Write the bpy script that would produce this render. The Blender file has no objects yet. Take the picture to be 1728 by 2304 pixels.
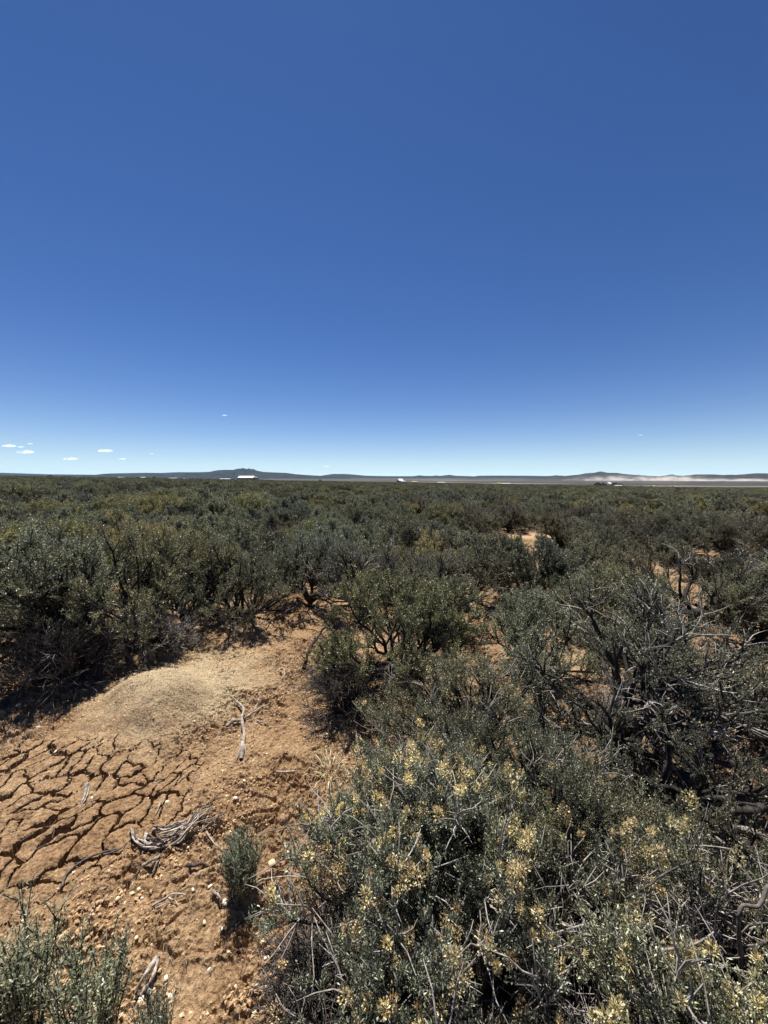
import bpy, math, random
import numpy as np
from mathutils import Vector
R = math.radians

# ------------------------------------------------------------------ camera, sky, sun, exposure
F, CX, CY, HOR, EYE = 866.0, 864.0, 1152.0, 1073.0, 1.6
PITCH = math.atan((CY - HOR) / F)
scene = bpy.context.scene
cam = bpy.data.objects.new('camera', bpy.data.cameras.new('camera'))
scene.collection.objects.link(cam)
cam.location = (0, 0, EYE)
cam.rotation_euler = (math.pi / 2 - PITCH, 0, 0)
cam.data.sensor_fit = 'HORIZONTAL'
cam.data.sensor_width = 36
cam.data.lens = 36 * F / 1728
cam.data.clip_start = 0.05
cam.data.clip_end = 200000
scene.camera = cam

SUN_EL, SUN_AZ = 66.0, -22.0
world = bpy.data.worlds.new('World'); scene.world = world; world.use_nodes = True
wn = world.node_tree; wn.nodes.clear()
sky = wn.nodes.new('ShaderNodeTexSky'); sky.sky_type = 'NISHITA'; sky.sun_disc = False
sky.sun_elevation = R(SUN_EL); sky.sun_rotation = R(SUN_AZ)
sky.altitude = 2100; sky.air_density = 1.0; sky.dust_density = 0.25; sky.ozone_density = 3.0
bg = wn.nodes.new('ShaderNodeBackground'); bg.inputs['Strength'].default_value = 0.0508
tint = wn.nodes.new('ShaderNodeMix'); tint.data_type = 'RGBA'; tint.blend_type = 'MULTIPLY'
tint.inputs[0].default_value = 1; tint.inputs[7].default_value = (0.49, 0.725, 1.075, 1)     # clear high-desert air: deeper blue
wn.links.new(sky.outputs[0], tint.inputs[6])
wtc = wn.nodes.new('ShaderNodeTexCoord'); wsp = wn.nodes.new('ShaderNodeSeparateXYZ')
wn.links.new(wtc.outputs['Generated'], wsp.inputs[0])
def wmath(op, a, b=None):
    n = wn.nodes.new('ShaderNodeMath'); n.operation = op
    for k, v in enumerate((a, b)):
        if v is None: continue
        if isinstance(v, (int, float)): n.inputs[k].default_value = v
        else: wn.links.new(v, n.inputs[k])
    return n.outputs[0]
wz = wmath('POWER', wmath('DIVIDE', wmath('MAXIMUM', wsp.outputs['Z'], 0.0), 0.058), 0.9)
wf = wmath('MULTIPLY', wmath('EXPONENT', wmath('MULTIPLY', wz, -1.0)), 0.95)
hzn = wn.nodes.new('ShaderNodeMix'); hzn.data_type = 'RGBA'
wn.links.new(wf, hzn.inputs[0]); wn.links.new(tint.outputs[2], hzn.inputs[6]); hzn.inputs[7].default_value = (10.6, 13.0, 12.9, 1)   # pale band of the horizon, all the way round
wn.links.new(hzn.outputs[2], bg.inputs['Color'])
wo = wn.nodes.new('ShaderNodeOutputWorld')
wn.links.new(bg.outputs[0], wo.inputs['Surface'])

sl = bpy.data.lights.new('sun', 'SUN'); sl.energy = 5.0; sl.angle = R(0.5); sl.color = (1.0, 0.96, 0.9)
so = bpy.data.objects.new('sun', sl); scene.collection.objects.link(so)
sd = Vector((math.sin(R(SUN_AZ)) * math.cos(R(SUN_EL)), math.cos(R(SUN_AZ)) * math.cos(R(SUN_EL)), math.sin(R(SUN_EL))))
so.rotation_euler = (-sd).to_track_quat('-Z', 'Y').to_euler()
so.location = (0, 0, 50)

vs = scene.view_settings
scene.display_settings.display_device = 'sRGB'
vs.view_transform = 'Standard'; vs.look = 'None'; vs.gamma = 1.0; vs.exposure = 0.8
vs.use_curve_mapping = False
cy = scene.cycles
cy.max_bounces = 8; cy.diffuse_bounces = 2; cy.glossy_bounces = 1; cy.transmission_bounces = 4
cy.transparent_max_bounces = 4; cy.volume_bounces = 8; cy.caustics_reflective = False; cy.caustics_refractive = False

# ------------------------------------------------------------------ helpers
C = scene.collection
rng = np.random.default_rng(11)
RN = random.Random(5)

def zg(x, y):
    """height of the land (without the small relief)"""
    x = np.asarray(x, float); y = np.asarray(y, float)
    ye = np.maximum(0, y - 5); s = ye * ye / (ye + 5)
    yc = np.minimum(s, 900); q = yc / np.maximum(s, 1e-3)
    xr = np.clip(x / np.maximum(y, 1.0), -1.6, 1.6)
    z = -(0.0135 * yc + 0.0165 * xr * yc)
    t = np.clip((np.hypot(x, y) - 700) / 2000, 0, 1); t = t * t * (3 - 2 * t)
    return z * (1 - t) - 60 * t

def ray(px, py):
    u = (px - CX) / F; v = -(py - CY) / F
    c, s = math.cos(PITCH), math.sin(PITCH)
    return u, c + v * s, -s + v * c

def at(px, py, h=0.0):
    """world point where the sight line through a photo pixel is h above the land"""
    dx, dy, dz = ray(px, py)
    t = (h - EYE) / dz if dz < 0 else 1000
    for _ in range(60):
        t2 = (float(zg(dx * t, dy * t)) + h - EYE) / dz
        t = 0.5 * t + 0.5 * t2
    return dx * t, dy * t

_perm = np.random.default_rng(3).permutation(256); _perm = np.concatenate([_perm, _perm, _perm])
_ga = np.random.default_rng(4).uniform(0, 2 * math.pi, 256)
def perlin(x, y, seed=0):
    x = np.asarray(x, float) + seed * 17.31; y = np.asarray(y, float) + seed * 9.7
    xi = np.floor(x).astype(int); yi = np.floor(y).astype(int)
    xf = x - xi; yf = y - yi; u = xf * xf * (3 - 2 * xf); v = yf * yf * (3 - 2 * yf)
    def g(ix, iy, dx, dy):
        a = _ga[_perm[(_perm[ix & 255] + iy) & 255]]
        return np.cos(a) * dx + np.sin(a) * dy
    a = g(xi, yi, xf, yf); b = g(xi + 1, yi, xf - 1, yf)
    c = g(xi, yi + 1, xf, yf - 1); d = g(xi + 1, yi + 1, xf - 1, yf - 1)
    return ((a * (1 - u) + b * u) * (1 - v) + (c * (1 - u) + d * u) * v) * 1.5
def fbm(x, y, n=4, seed=0):
    s = 0; a = 1; f = 1
    for k in range(n):
        s = s + a * perlin(x * f, y * f, seed + k); a *= 0.5; f *= 2.03
    return s
def hash2(ix, iy, k):
    h = np.sin(ix * 127.1 + iy * 311.7 + k * 74.7) * 43758.5453
    return h - np.floor(h)
def voro(x, y, jit=0.85, seed=0):
    """F1, F2-F1-like border distance, id hash, cell centre"""
    xi = np.floor(x).astype(int); yi = np.floor(y).astype(int)
    d1 = np.full(x.shape, 9.0); d2 = np.full(x.shape, 9.0)
    c1x = np.zeros(x.shape); c1y = np.zeros(x.shape); idx = np.zeros(x.shape, int)
    best = []
    for i in (-1, 0, 1):
        for j in (-1, 0, 1):
            gx = xi + i; gy = yi + j
            px = gx + 0.5 + jit * (hash2(gx, gy, seed) - 0.5); py = gy + 0.5 + jit * (hash2(gx, gy, seed + 1) - 0.5)
            d = np.hypot(px - x, py - y); best.append((d, px, py))
            m = d < d1
            d2 = np.where(m, d1, np.minimum(d2, d))
            d1 = np.where(m, d, d1); c1x = np.where(m, px, c1x); c1y = np.where(m, py, c1y)
            idx = np.where(m, (gx + 500) * 1000 + gy + 500, idx)
    # true distance to the border
    bd = np.full(x.shape, 9.0)
    for d, px, py in best:
        ax = px - c1x; ay = py - c1y; L = np.hypot(ax, ay)
        e = ((px + c1x) / 2 - x) * ax + ((py + c1y) / 2 - y) * ay
        e = np.where(L > 1e-6, e / np.maximum(L, 1e-6), 9.0)
        bd = np.minimum(bd, e)
    return d1, bd, idx, c1x, c1y

def sstep(a, b, x):
    t = np.clip((x - a) / (b - a), 0, 1); return t * t * (3 - 2 * t)

def mesh_np(name, V, faces, mats, smooth=True, matidx=None):
    """faces: (N,3) or (N,4) int array, or list of such arrays"""
    me = bpy.data.meshes.new(name)
    fl = faces if isinstance(faces, list) else [faces]
    fl = [f for f in fl if len(f)]
    V = np.asarray(V, np.float32)
    me.vertices.add(len(V)); me.vertices.foreach_set('co', V.ravel())
    loops = np.concatenate([f.ravel() for f in fl]).astype(np.int32)
    tot = np.concatenate([np.full(len(f), f.shape[1], np.int32) for f in fl])
    st = np.concatenate([[0], np.cumsum(tot)[:-1]]).astype(np.int32)
    me.loops.add(len(loops)); me.loops.foreach_set('vertex_index', loops)
    me.polygons.add(len(tot)); me.polygons.foreach_set('loop_start', st); me.polygons.foreach_set('loop_total', tot)
    for m in mats: me.materials.append(m)
    if matidx is not None: me.polygons.foreach_set('material_index', np.asarray(matidx, np.int32))
    me.polygons.foreach_set('use_smooth', np.full(len(tot), smooth, bool))
    me.update(calc_edges=True); me.validate()
    return me

def link(name, me, parent=None, kind=None):
    o = bpy.data.objects.new(name, me); C.objects.link(o)
    if parent is not None: o.parent = parent
    if kind: o['kind'] = kind
    return o
def tag(o, label, cat, group=None):
    o['label'] = label; o['category'] = cat
    if group: o['group'] = group
    return o
def empty(name, loc, rz=0, sc=1.0):
    o = bpy.data.objects.new(name, None); C.objects.link(o)
    o.location = loc; o.rotation_euler = (0, 0, rz)
    o.scale = (sc, sc, sc) if not isinstance(sc, tuple) else sc
    o.empty_display_size = 0.2
    return o

# ------------------------------------------------------------------ materials
def mat(name):
    m = bpy.data.materials.new(name); m.use_nodes = True
    nt = m.node_tree; nt.nodes.clear()
    out = nt.nodes.new('ShaderNodeOutputMaterial')
    return m, nt, out
def N(nt, t, **kw):
    n = nt.nodes.new(t)
    for k, v in kw.items():
        if hasattr(n, k): setattr(n, k, v)
        else: n.inputs[k.replace('_', ' ')].default_value = v
    return n
def ramp(nt, src, stops):
    r = nt.nodes.new('ShaderNodeValToRGB')
    e = r.color_ramp.elements
    e[0].position, e[0].color = stops[0][0], (*stops[0][1], 1)
    e[1].position, e[1].color = stops[-1][0], (*stops[-1][1], 1)
    for p, c in stops[1:-1]:
        x = e.new(p); x.color = (*c, 1)
    nt.links.new(src, r.inputs[0]); return r
def noise(nt, scale, detail=3, rough=0.5, vec=None, out='Fac'):
    n = nt.nodes.new('ShaderNodeTexNoise'); n.inputs['Scale'].default_value = scale
    n.inputs['Detail'].default_value = detail; n.inputs['Roughness'].default_value = rough
    if vec is not None: nt.links.new(vec, n.inputs['Vector'])
    return n.outputs[out]
def mix(nt, fac, a, b, mode='MIX'):
    m = nt.nodes.new('ShaderNodeMix'); m.data_type = 'RGBA'; m.blend_type = mode
    for sock, v in ((m.inputs[0], fac), (m.inputs[6], a), (m.inputs[7], b)):
        if isinstance(v, (int, float)): sock.default_value = v
        elif isinstance(v, tuple): sock.default_value = (*v, 1)
        else: nt.links.new(v, sock)
    return m.outputs[2]
def simple(name, col, rough=0.9, var=0.15, scale=8.0):
    m, nt, out = mat(name)
    tc = nt.nodes.new('ShaderNodeTexCoord')
    f = noise(nt, scale, 4, 0.6, tc.outputs['Object'])
    lo = tuple(c * (1 - var) for c in col); hi = tuple(min(1, c * (1 + var)) for c in col)
    r = ramp(nt, f, [(0.3, lo), (0.7, hi)])
    b = nt.nodes.new('ShaderNodeBsdfPrincipled'); b.inputs['Roughness'].default_value = rough
    b.inputs['Specular IOR Level'].default_value = 0.2
    nt.links.new(r.outputs[0], b.inputs['Base Color']); nt.links.new(b.outputs[0], out.inputs[0])
    return m

def leaf_mat(name, stops, trans=0.22):
    m, nt, out = mat(name)
    geo = nt.nodes.new('ShaderNodeNewGeometry'); oi = nt.nodes.new('ShaderNodeObjectInfo')
    r = ramp(nt, geo.outputs['Random Per Island'], stops)
    tc = nt.nodes.new('ShaderNodeTexCoord')
    f = noise(nt, 5.0, 2, 0.5, tc.outputs['Object'])
    rr = ramp(nt, f, [(0.3, (0.75, 0.75, 0.72)), (0.7, (1.3, 1.27, 1.15))])
    c = mix(nt, 1.0, r.outputs[0], rr.outputs[0], 'MULTIPLY')
    r2 = ramp(nt, oi.outputs['Random'], [(0.0, (0.70, 0.74, 0.72)), (0.3, (1.0, 1.05, 0.98)), (0.6, (1.3, 1.28, 1.08)), (0.8, (1.15, 1.25, 1.15)), (1.0, (0.85, 0.78, 0.76))])
    c = mix(nt, 1.0, c, r2.outputs[0], 'MULTIPLY')
    d = nt.nodes.new('ShaderNodeBsdfDiffuse'); t = nt.nodes.new('ShaderNodeBsdfTranslucent')
    g = nt.nodes.new('ShaderNodeBsdfGlossy'); g.inputs['Roughness'].default_value = 0.45
    g.inputs['Color'].default_value = (0.9, 0.93, 0.9, 1)
    nt.links.new(c, d.inputs[0]); nt.links.new(c, t.inputs[0])
    m1 = nt.nodes.new('ShaderNodeMixShader'); m1.inputs[0].default_value = trans
    nt.links.new(d.outputs[0], m1.inputs[1]); nt.links.new(t.outputs[0], m1.inputs[2])
    m2 = nt.nodes.new('ShaderNodeMixShader'); m2.inputs[0].default_value = 0.04
    nt.links.new(m1.outputs[0], m2.inputs[1]); nt.links.new(g.outputs[0], m2.inputs[2])
    nt.links.new(m2.outputs[0], out.inputs[0])
    return m

M_LEAF = leaf_mat('sage_leaf', [(0.0, (0.055, 0.054, 0.036)), (0.5, (0.145, 0.145, 0.098)), (0.85, (0.28, 0.275, 0.20)), (0.94, (0.42, 0.41, 0.32)), (1.0, (0.62, 0.60, 0.50))])
M_LEAF_G = leaf_mat('sage_leaf_green', [(0.0, (0.096, 0.092, 0.047)), (0.6, (0.208, 0.200, 0.112)), (1.0, (0.449, 0.421, 0.257))])
M_LEAF_S = leaf_mat('sage_leaf_silver', [(0.0, (0.060, 0.062, 0.043)), (0.5, (0.165, 0.172, 0.125)), (0.85, (0.34, 0.345, 0.27)), (1.0, (0.66, 0.66, 0.56))])
M_LEAF_D = leaf_mat('sage_leaf_dark', [(0.0, (0.056, 0.052, 0.035)), (0.6, (0.118, 0.108, 0.076)), (1.0, (0.303, 0.275, 0.201))])
M_SEED = leaf_mat('seed_head', [(0.0, (0.22, 0.13, 0.06)), (0.35, (0.52, 0.38, 0.18)), (0.7, (0.78, 0.66, 0.38)), (1.0, (0.95, 0.90, 0.66))], 0.35)
M_SEED_O = leaf_mat('seed_head_orange', [(0.0, (0.24, 0.15, 0.06)), (0.5, (0.45, 0.32, 0.14)), (1.0, (0.72, 0.58, 0.32))], 0.35)
M_CHAFF = leaf_mat('chaff', [(0.0, (0.14, 0.09, 0.05)), (0.5, (0.40, 0.29, 0.16)), (1.0, (0.70, 0.58, 0.36))], 0.1)
M_STRAW = leaf_mat('straw', [(0.0, (0.30, 0.26, 0.18)), (0.6, (0.48, 0.43, 0.33)), (1.0, (0.66, 0.62, 0.52))], 0.3)

def wood_mat(name, dark, light, sc=60):
    m, nt, out = mat(name)
    tc = nt.nodes.new('ShaderNodeTexCoord')
    f = noise(nt, sc, 4, 0.65, tc.outputs['Object'])
    f2 = noise(nt, 6.0, 2, 0.5, tc.outputs['Object'])
    r = ramp(nt, f, [(0.35, dark), (0.65, light)])
    r2 = ramp(nt, f2, [(0.35, (0.65, 0.62, 0.6)), (0.65, (1.15, 1.12, 1.1))])
    c = mix(nt, 1.0, r.outputs[0], r2.outputs[0], 'MULTIPLY')
    b = nt.nodes.new('ShaderNodeBsdfPrincipled'); b.inputs['Roughness'].default_value = 0.85
    b.inputs['Specular IOR Level'].default_value = 0.25
    bp = nt.nodes.new('ShaderNodeBump'); bp.inputs['Strength'].default_value = 0.6; bp.inputs['Distance'].default_value = 0.003
    nt.links.new(f, bp.inputs['Height']); nt.links.new(bp.outputs[0], b.inputs['Normal'])
    nt.links.new(c, b.inputs['Base Color']); nt.links.new(b.outputs[0], out.inputs[0])
    return m
M_BARK = wood_mat('bark', (0.018, 0.016, 0.014), (0.06, 0.054, 0.048))
M_DEAD = wood_mat('dead_wood', (0.20, 0.18, 0.165), (0.46, 0.43, 0.40))
M_DEADP = wood_mat('dead_wood_brown', (0.05, 0.043, 0.038), (0.17, 0.152, 0.138))
M_DRIFT = wood_mat('weathered_wood', (0.16, 0.13, 0.10), (0.55, 0.49, 0.42), 45)
M_CHAR = wood_mat('dark_wood', (0.03, 0.024, 0.02), (0.09, 0.075, 0.065))

MX, MY = at(345, 1592)          # centre of the ant mound
MR, MH = 0.44, 0.25

def ground_material():
    m, nt, out = mat('desert_soil')
    tc = nt.nodes.new('ShaderNodeTexCoord'); P = tc.outputs['Object']
    big = noise(nt, 0.9, 4, 0.6, P); med = noise(nt, 9.0, 5, 0.65, P); fine = noise(nt, 70, 4, 0.7, P); grit = noise(nt, 190, 3, 0.75, P)
    red = ramp(nt, big, [(0.35, (0.29, 0.18, 0.095)), (0.65, (0.38, 0.26, 0.15))])
    r2 = ramp(nt, med, [(0.3, (0.78, 0.74, 0.70)), (0.7, (1.18, 1.2, 1.22))])
    c = mix(nt, 1.0, red.outputs[0], r2.outputs[0], 'MULTIPLY')
    r3 = ramp(nt, fine, [(0.34, (0.50, 0.46, 0.42)), (0.5, (1.0, 1.0, 1.0)), (0.68, (1.5, 1.55, 1.6))])
    c = mix(nt, 1.0, c, r3.outputs[0], 'MULTIPLY')
    # straw-coloured chaff brought up by the ants, set back: the mound's shaded front is painted browner
    vm = nt.nodes.new('ShaderNodeVectorMath'); vm.operation = 'SUBTRACT'; vm.inputs[1].default_value = (MX + 0.12, MY + 0.26, 0)
    nt.links.new(P, vm.inputs[0])
    vs_ = nt.nodes.new('ShaderNodeVectorMath'); vs_.operation = 'MULTIPLY'; vs_.inputs[1].default_value = (1.0, 0.85, 0.0)
    nt.links.new(vm.outputs[0], vs_.inputs[0])
    ln = nt.nodes.new('ShaderNodeVectorMath'); ln.operation = 'LENGTH'; nt.links.new(vs_.outputs[0], ln.inputs[0])
    ad = nt.nodes.new('ShaderNodeMath'); ad.operation = 'MULTIPLY_ADD'; ad.inputs[1].default_value = 0.9
    nt.links.new(noise(nt, 4.0, 4, 0.6, P), ad.inputs[0]); nt.links.new(ln.outputs['Value'], ad.inputs[2])
    mm = ramp(nt, ad.outputs[0], [(0.80, (1, 1, 1)), (1.0, (0.75, 0.75, 0.75)), ])
    mr = nt.nodes.new('ShaderNodeMapRange'); mr.inputs['From Min'].default_value = 1.10; mr.inputs['From Max'].default_value = 0.72
    nt.links.new(ad.outputs[0], mr.inputs['Value'])
    gr = ramp(nt, grit, [(0.35, (0.17, 0.12, 0.07)), (0.5, (0.42, 0.32, 0.19)), (0.66, (0.72, 0.61, 0.40))])
    c = mix(nt, mr.outputs[0], c, gr.outputs[0])
    # litter-grey soil under the brush (further off)
    b = nt.nodes.new('ShaderNodeBsdfPrincipled'); b.inputs['Roughness'].default_value = 0.95; b.inputs['Specular IOR Level'].default_value = 0.1
    bp = nt.nodes.new('ShaderNodeBump'); bp.inputs['Strength'].default_value = 1.0; bp.inputs['Distance'].default_value = 0.012
    nt.links.new(fine, bp.inputs['Height'])
    bp2 = nt.nodes.new('ShaderNodeBump'); bp2.inputs['Strength'].default_value = 1.0; bp2.inputs['Distance'].default_value = 0.005
    nt.links.new(grit, bp2.inputs['Height']); nt.links.new(bp.outputs[0], bp2.inputs['Normal'])
    nt.links.new(bp2.outputs[0], b.inputs['Normal'])
    nt.links.new(c, b.inputs['Base Color']); nt.links.new(b.outputs[0], out.inputs[0])
    return m
M_SOIL = ground_material()

def far_material():
    m, nt, out = mat('plain')
    tc = nt.nodes.new('ShaderNodeTexCoord'); P = tc.outputs['Object']
    mp = nt.nodes.new('ShaderNodeMapping'); mp.inputs['Scale'].default_value = (0.0004, 0.0022, 0); nt.links.new(P, mp.inputs[0])
    f = noise(nt, 1.0, 6, 0.6, mp.outputs[0])
    r = ramp(nt, f, [(0.35, (0.025, 0.026, 0.02)), (0.50, (0.045, 0.042, 0.032)), (0.57, (0.12, 0.10, 0.078)), (0.68, (0.32, 0.27, 0.22))])
    # shrub-covered near part, open soil right by the camera
    near = noise(nt, 0.35, 3, 0.6, P)
    rn = ramp(nt, near, [(0.45, (0.07, 0.068, 0.045)), (0.75, (0.16, 0.12, 0.075))])
    ln = nt.nodes.new('ShaderNodeVectorMath'); ln.operation = 'LENGTH'; nt.links.new(P, ln.inputs[0])
    mr = nt.nodes.new('ShaderNodeMapRange'); mr.inputs['From Min'].default_value = 900; mr.inputs['From Max'].default_value = 2600
    nt.links.new(ln.outputs['Value'], mr.inputs['Value'])
    c = mix(nt, mr.outputs[0], rn.outputs[0], r.outputs[0])
    soil = ramp(nt, noise(nt, 2.0, 5, 0.65, P), [(0.3, (0.28, 0.175, 0.092)), (0.7, (0.40, 0.28, 0.165))])
    mr2 = nt.nodes.new('ShaderNodeMapRange'); mr2.inputs['From Min'].default_value = 100; mr2.inputs['From Max'].default_value = 300
    nt.links.new(ln.outputs['Value'], mr2.inputs['Value'])
    c = mix(nt, mr2.outputs[0], soil.outputs[0], c)
    b = nt.nodes.new('ShaderNodeBsdfPrincipled'); b.inputs['Roughness'].default_value = 0.95; b.inputs['Specular IOR Level'].default_value = 0.1
    nt.links.new(c, b.inputs['Base Color']); nt.links.new(b.outputs[0], out.inputs[0])
    return m
M_FAR = far_material()

# ------------------------------------------------------------------ the land: one sheet to the horizon
def far_sheet():
    rs = np.concatenate([[0.0], np.arange(0.4, 12, 0.4), np.geomspace(12, 31000, 130)])
    an = np.linspace(0, 2 * math.pi, 241)[:-1]
    rr, aa = np.meshgrid(rs, an, indexing='ij')
    x = rr * np.sin(aa); y = rr * np.cos(aa)
    z = zg(x, y)
    near = ((np.abs(x) < 1.7 + 1.25 * y) & (y > -1.6) & (y < 9.3)).astype(float)
    z = z - 0.14 * near + fbm(x / 6, y / 6, 3, 5) * 0.08 * sstep(12, 25, rr) * sstep(3000, 300, rr)
    V = np.stack([x, y, z], -1).reshape(-1, 3)
    n, k = rr.shape
    i, j = np.meshgrid(np.arange(n - 1), np.arange(k), indexing='ij')
    a = i * k + j; b = i * k + (j + 1) % k; c = (i + 1) * k + (j + 1) % k; d = (i + 1) * k + j
    Fq = np.stack([a, d, c, b], -1).reshape(-1, 4)
    o = link('plain', mesh_np('plain', V, Fq, [M_FAR]), kind='structure')
far_sheet()

# detailed soil round the camera; the dried plates are cut out as pieces
CRX, CRY = at(150, 1850)
def crack_region(x, y):
    cx, cy = CRX - 0.30, CRY + 0.02
    d = np.hypot((x - cx) / 0.80, (y - cy) / 0.47) + 0.22 * fbm(x * 2.2, y * 2.2, 3, 9)
    return sstep(1.32, 0.66, d)
def relief(x, y):
    z = zg(x, y)
    # mound of the harvester ants
    d = np.hypot((x - MX) / 1.15, (y - MY)) + 0.10 * fbm(x * 2.5, y * 2.5, 3, 20)
    md = np.clip(d / MR, 0, 1.6)
    mound = MH * np.exp(-(md ** 2) * 1.9) - 0.012 * np.exp(-((d / 0.07) ** 2))
    mm = sstep(1.25, 0.75, md)
    wx = fbm(x * 7, y * 7, 2, 30) * 0.03; wy = fbm(x * 7, y * 7, 2, 33) * 0.03
    roll = 0.022 * fbm(x * 1.1, y * 1.1, 3, 1)
    # broken crust: small clods with stepped, tilted tops
    f1, bd, idc, cx, cy = voro((x + wx) / 0.055, (y + wy) / 0.042, 0.95, 3)
    hsh = hash2(idc, idc * 0.37, 5); tx = hash2(idc, 2.0, 6) - 0.5; ty = hash2(idc, 7.0, 8) - 0.5
    clod = (0.019 * hsh + 0.30 * (tx * ((x + wx) - cx * 0.055) + ty * ((y + wy) - cy * 0.042))) * sstep(0.0, 0.12, bd)
    rough = sstep(-0.5, 0.25, fbm(x * 1.7, y * 1.7, 3, 50)) * (1 - 0.95 * crack_region(x, y))
    clod = clod * (0.12 + 0.88 * rough) * (1 - 0.85 * mm)
    f1, bd, idc, cx, cy = voro((x + wx) / 0.14, (y + wy) / 0.09, 0.95, 13)
    slab = 0.018 * hash2(idc, 3.0, 15) * sstep(0.0, 0.08, bd) * rough * (1 - mm)
    fine = 0.008 * fbm(x * 24, y * 24, 3, 60) * (1 - 0.55 * mm)
    def terr(v, k):
        v = v * k; fl = np.floor(v); return (fl + sstep(0.0, 0.22, v - fl)) / k
    t1 = fbm(x * 6.5 + wx * 8, y * 9.5 + wy * 8, 3, 160); t2 = fbm(x * 19, y * 27, 3, 170)
    fine = fine + (0.022 * terr(t1, 2.6) + 0.013 * terr(t2, 2.2)) * (0.12 + 0.88 * rough) * (1 - 0.82 * mm)
    return z + mound + roll + clod + slab + fine
def plates(x, y):
    """big dried plates: border distance (m) and id"""
    wx = fbm(x * 3.5, y * 3.5, 3, 70) * 0.07 + fbm(x * 14, y * 14, 3, 72) * 0.018
    wy = fbm(x * 3.5, y * 3.5, 3, 75) * 0.06 + fbm(x * 14, y * 14, 3, 78) * 0.018
    a = R(70); X = (x + wx) * math.cos(a) + (y + wy) * math.sin(a); Y = -(x + wx) * math.sin(a) + (y + wy) * math.cos(a)
    f1, bd, idc, cx, cy = voro(X / 0.14, Y / 0.088, 0.95, 23)
    return bd * 0.088, idc

def near_ground():
    ys = list(np.arange(-2.6, 0.15, 0.05)) + [0.15]
    while ys[-1] < 11.0:
        y = ys[-1]; ys.append(y + 0.0042 * max(1.0, y * 0.72))
    ys = np.array(ys); nu = 740
    u = np.linspace(0, 1, nu)
    # more columns on the open, left half
    uu = np.where(u < 0.76, u / 0.76 * 0.54, 0.54 + (u - 0.76) / 0.24 * 0.46) * 2 - 1
    Y, U = np.meshgrid(ys, uu, indexing='ij')
    ext = np.linspace(1.02, 1.0 + 1.0, 56)       # coarser margins left and right, beyond the picture
    uu = np.concatenate([-ext[::-1], uu, ext]); Y, U = np.meshgrid(ys, uu, indexing='ij')
    Yp = np.maximum(Y, 0.0)
    inner = np.clip(U, -1, 1) * (0.55 + 1.08 * Yp)
    X = inner + np.sign(U) * np.maximum(np.abs(U) - 1, 0) * (3.6 + 0.45 * Yp)
    Z = relief(X, Y)
    sm = 0.96 * sstep(0.90, 0.985, np.abs(U)); Z = Z * (1 - sm) + (zg(X, Y) + 0.022 * fbm(X * 1.1, Y * 1.1, 3, 1) + 0.012 * fbm(X * 4.5, Y * 4.5, 2, 61)) * sm
    reg = crack_region(X, Y) * sstep(0.97, 0.90, np.abs(U))
    bd, pid = plates(X, Y)
    wid = np.maximum(0.0010, 0.0052 * reg * (0.85 + 1.6 * fbm(X * 6, Y * 6, 2, 90)))
    inside = (bd > wid) | (reg < 0.08)
    # plates stand proud, gaps drop away
    dome = 0.006 * reg * sstep(0, 0.012, bd - wid) + 0.006 * reg * hash2(pid, 1.0, 44)
    Z = Z + np.where(inside, dome, 0)
    Z = Z - np.where(inside, 0, 0.045 * sstep(0.05, 0.6, reg))
    # sink the outer rim below the big sheet's edge is not needed: blend to the land height
    blend = np.maximum(np.maximum(sstep(9.7, 10.8, Y), sstep(-1.9, -2.5, Y)), sstep(1.78, 1.97, np.abs(U)))
    Z = Z * (1 - blend) + (zg(X, Y) - 0.012) * blend
    n, k = X.shape
    i, j = np.meshgrid(np.arange(n - 1), np.arange(k - 1), indexing='ij')
    a = i * k + j
    quads = np.stack([a, a + 1, a + k + 1, a + k], -1).reshape(-1, 4)
    V = np.stack([X, Y, Z], -1).reshape(-1, 3)
    ins = inside.ravel(); rg = reg.ravel(); pf = pid.ravel()
    # a quad belongs to a plate when its four corners share the plate
    q_in = ins[quads].all(1) & (pf[quads] == pf[quads[:, :1]]).all(1) & (rg[quads] > 0.2).all(1)
    qid = np.where(q_in, pf[quads[:, 0]], -1)
    dm = np.hypot((X - MX) / 1.15, Y - MY) + 0.10 * fbm(X * 2.5, Y * 2.5, 3, 20)
    q_m = (dm.ravel()[quads] < MR * 1.12).all(1) & (qid < 0)
    rest = quads[(qid < 0) & ~q_m]
    def sub(qs):
        used, inv = np.unique(qs.ravel(), return_inverse=True)
        return V[used], inv.reshape(-1, 4)
    v, f = sub(rest)
    v, f = sub(quads[q_m])
    tag(link('ant_mound', mesh_np('ant_mound', v, f, [M_SOIL], smooth=False)), 'low rounded ant mound covered in pale straw-coloured grit, behind the cracked mud', 'ant mound')
    v, f = sub(rest)
    g = link('ground', mesh_np('ground', v, f, [M_SOIL], smooth=False), kind='structure')
    ids, cnt = np.unique(qid[qid >= 0], return_counts=True)
    order = np.argsort(qid, kind='stable'); sq = qid[order]
    nplate = 0; leftover = []
    for pid_, c in sorted(zip(ids, cnt), key=lambda t: -t[1]):
        lo = np.searchsorted(sq, pid_); hi = np.searchsorted(sq, pid_, 'right')
        qs = quads[order[lo:hi]]
        if c < 60 or nplate >= 295: leftover.append(qs); continue
        v, f = sub(qs)
        link('mud_plate', mesh_np('mud_plate', v, f, [M_SOIL], smooth=False), parent=g); nplate += 1
    if leftover:
        v, f = sub(np.concatenate(leftover))
        link('mud_crumb', mesh_np('mud_crumb', v, f, [M_SOIL]), parent=g, kind='stuff')
    return g
ground = near_ground()
def zs(x, y):
    """soil surface incl. relief"""
    return float(relief(np.array([x]), np.array([y]))[0])

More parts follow.
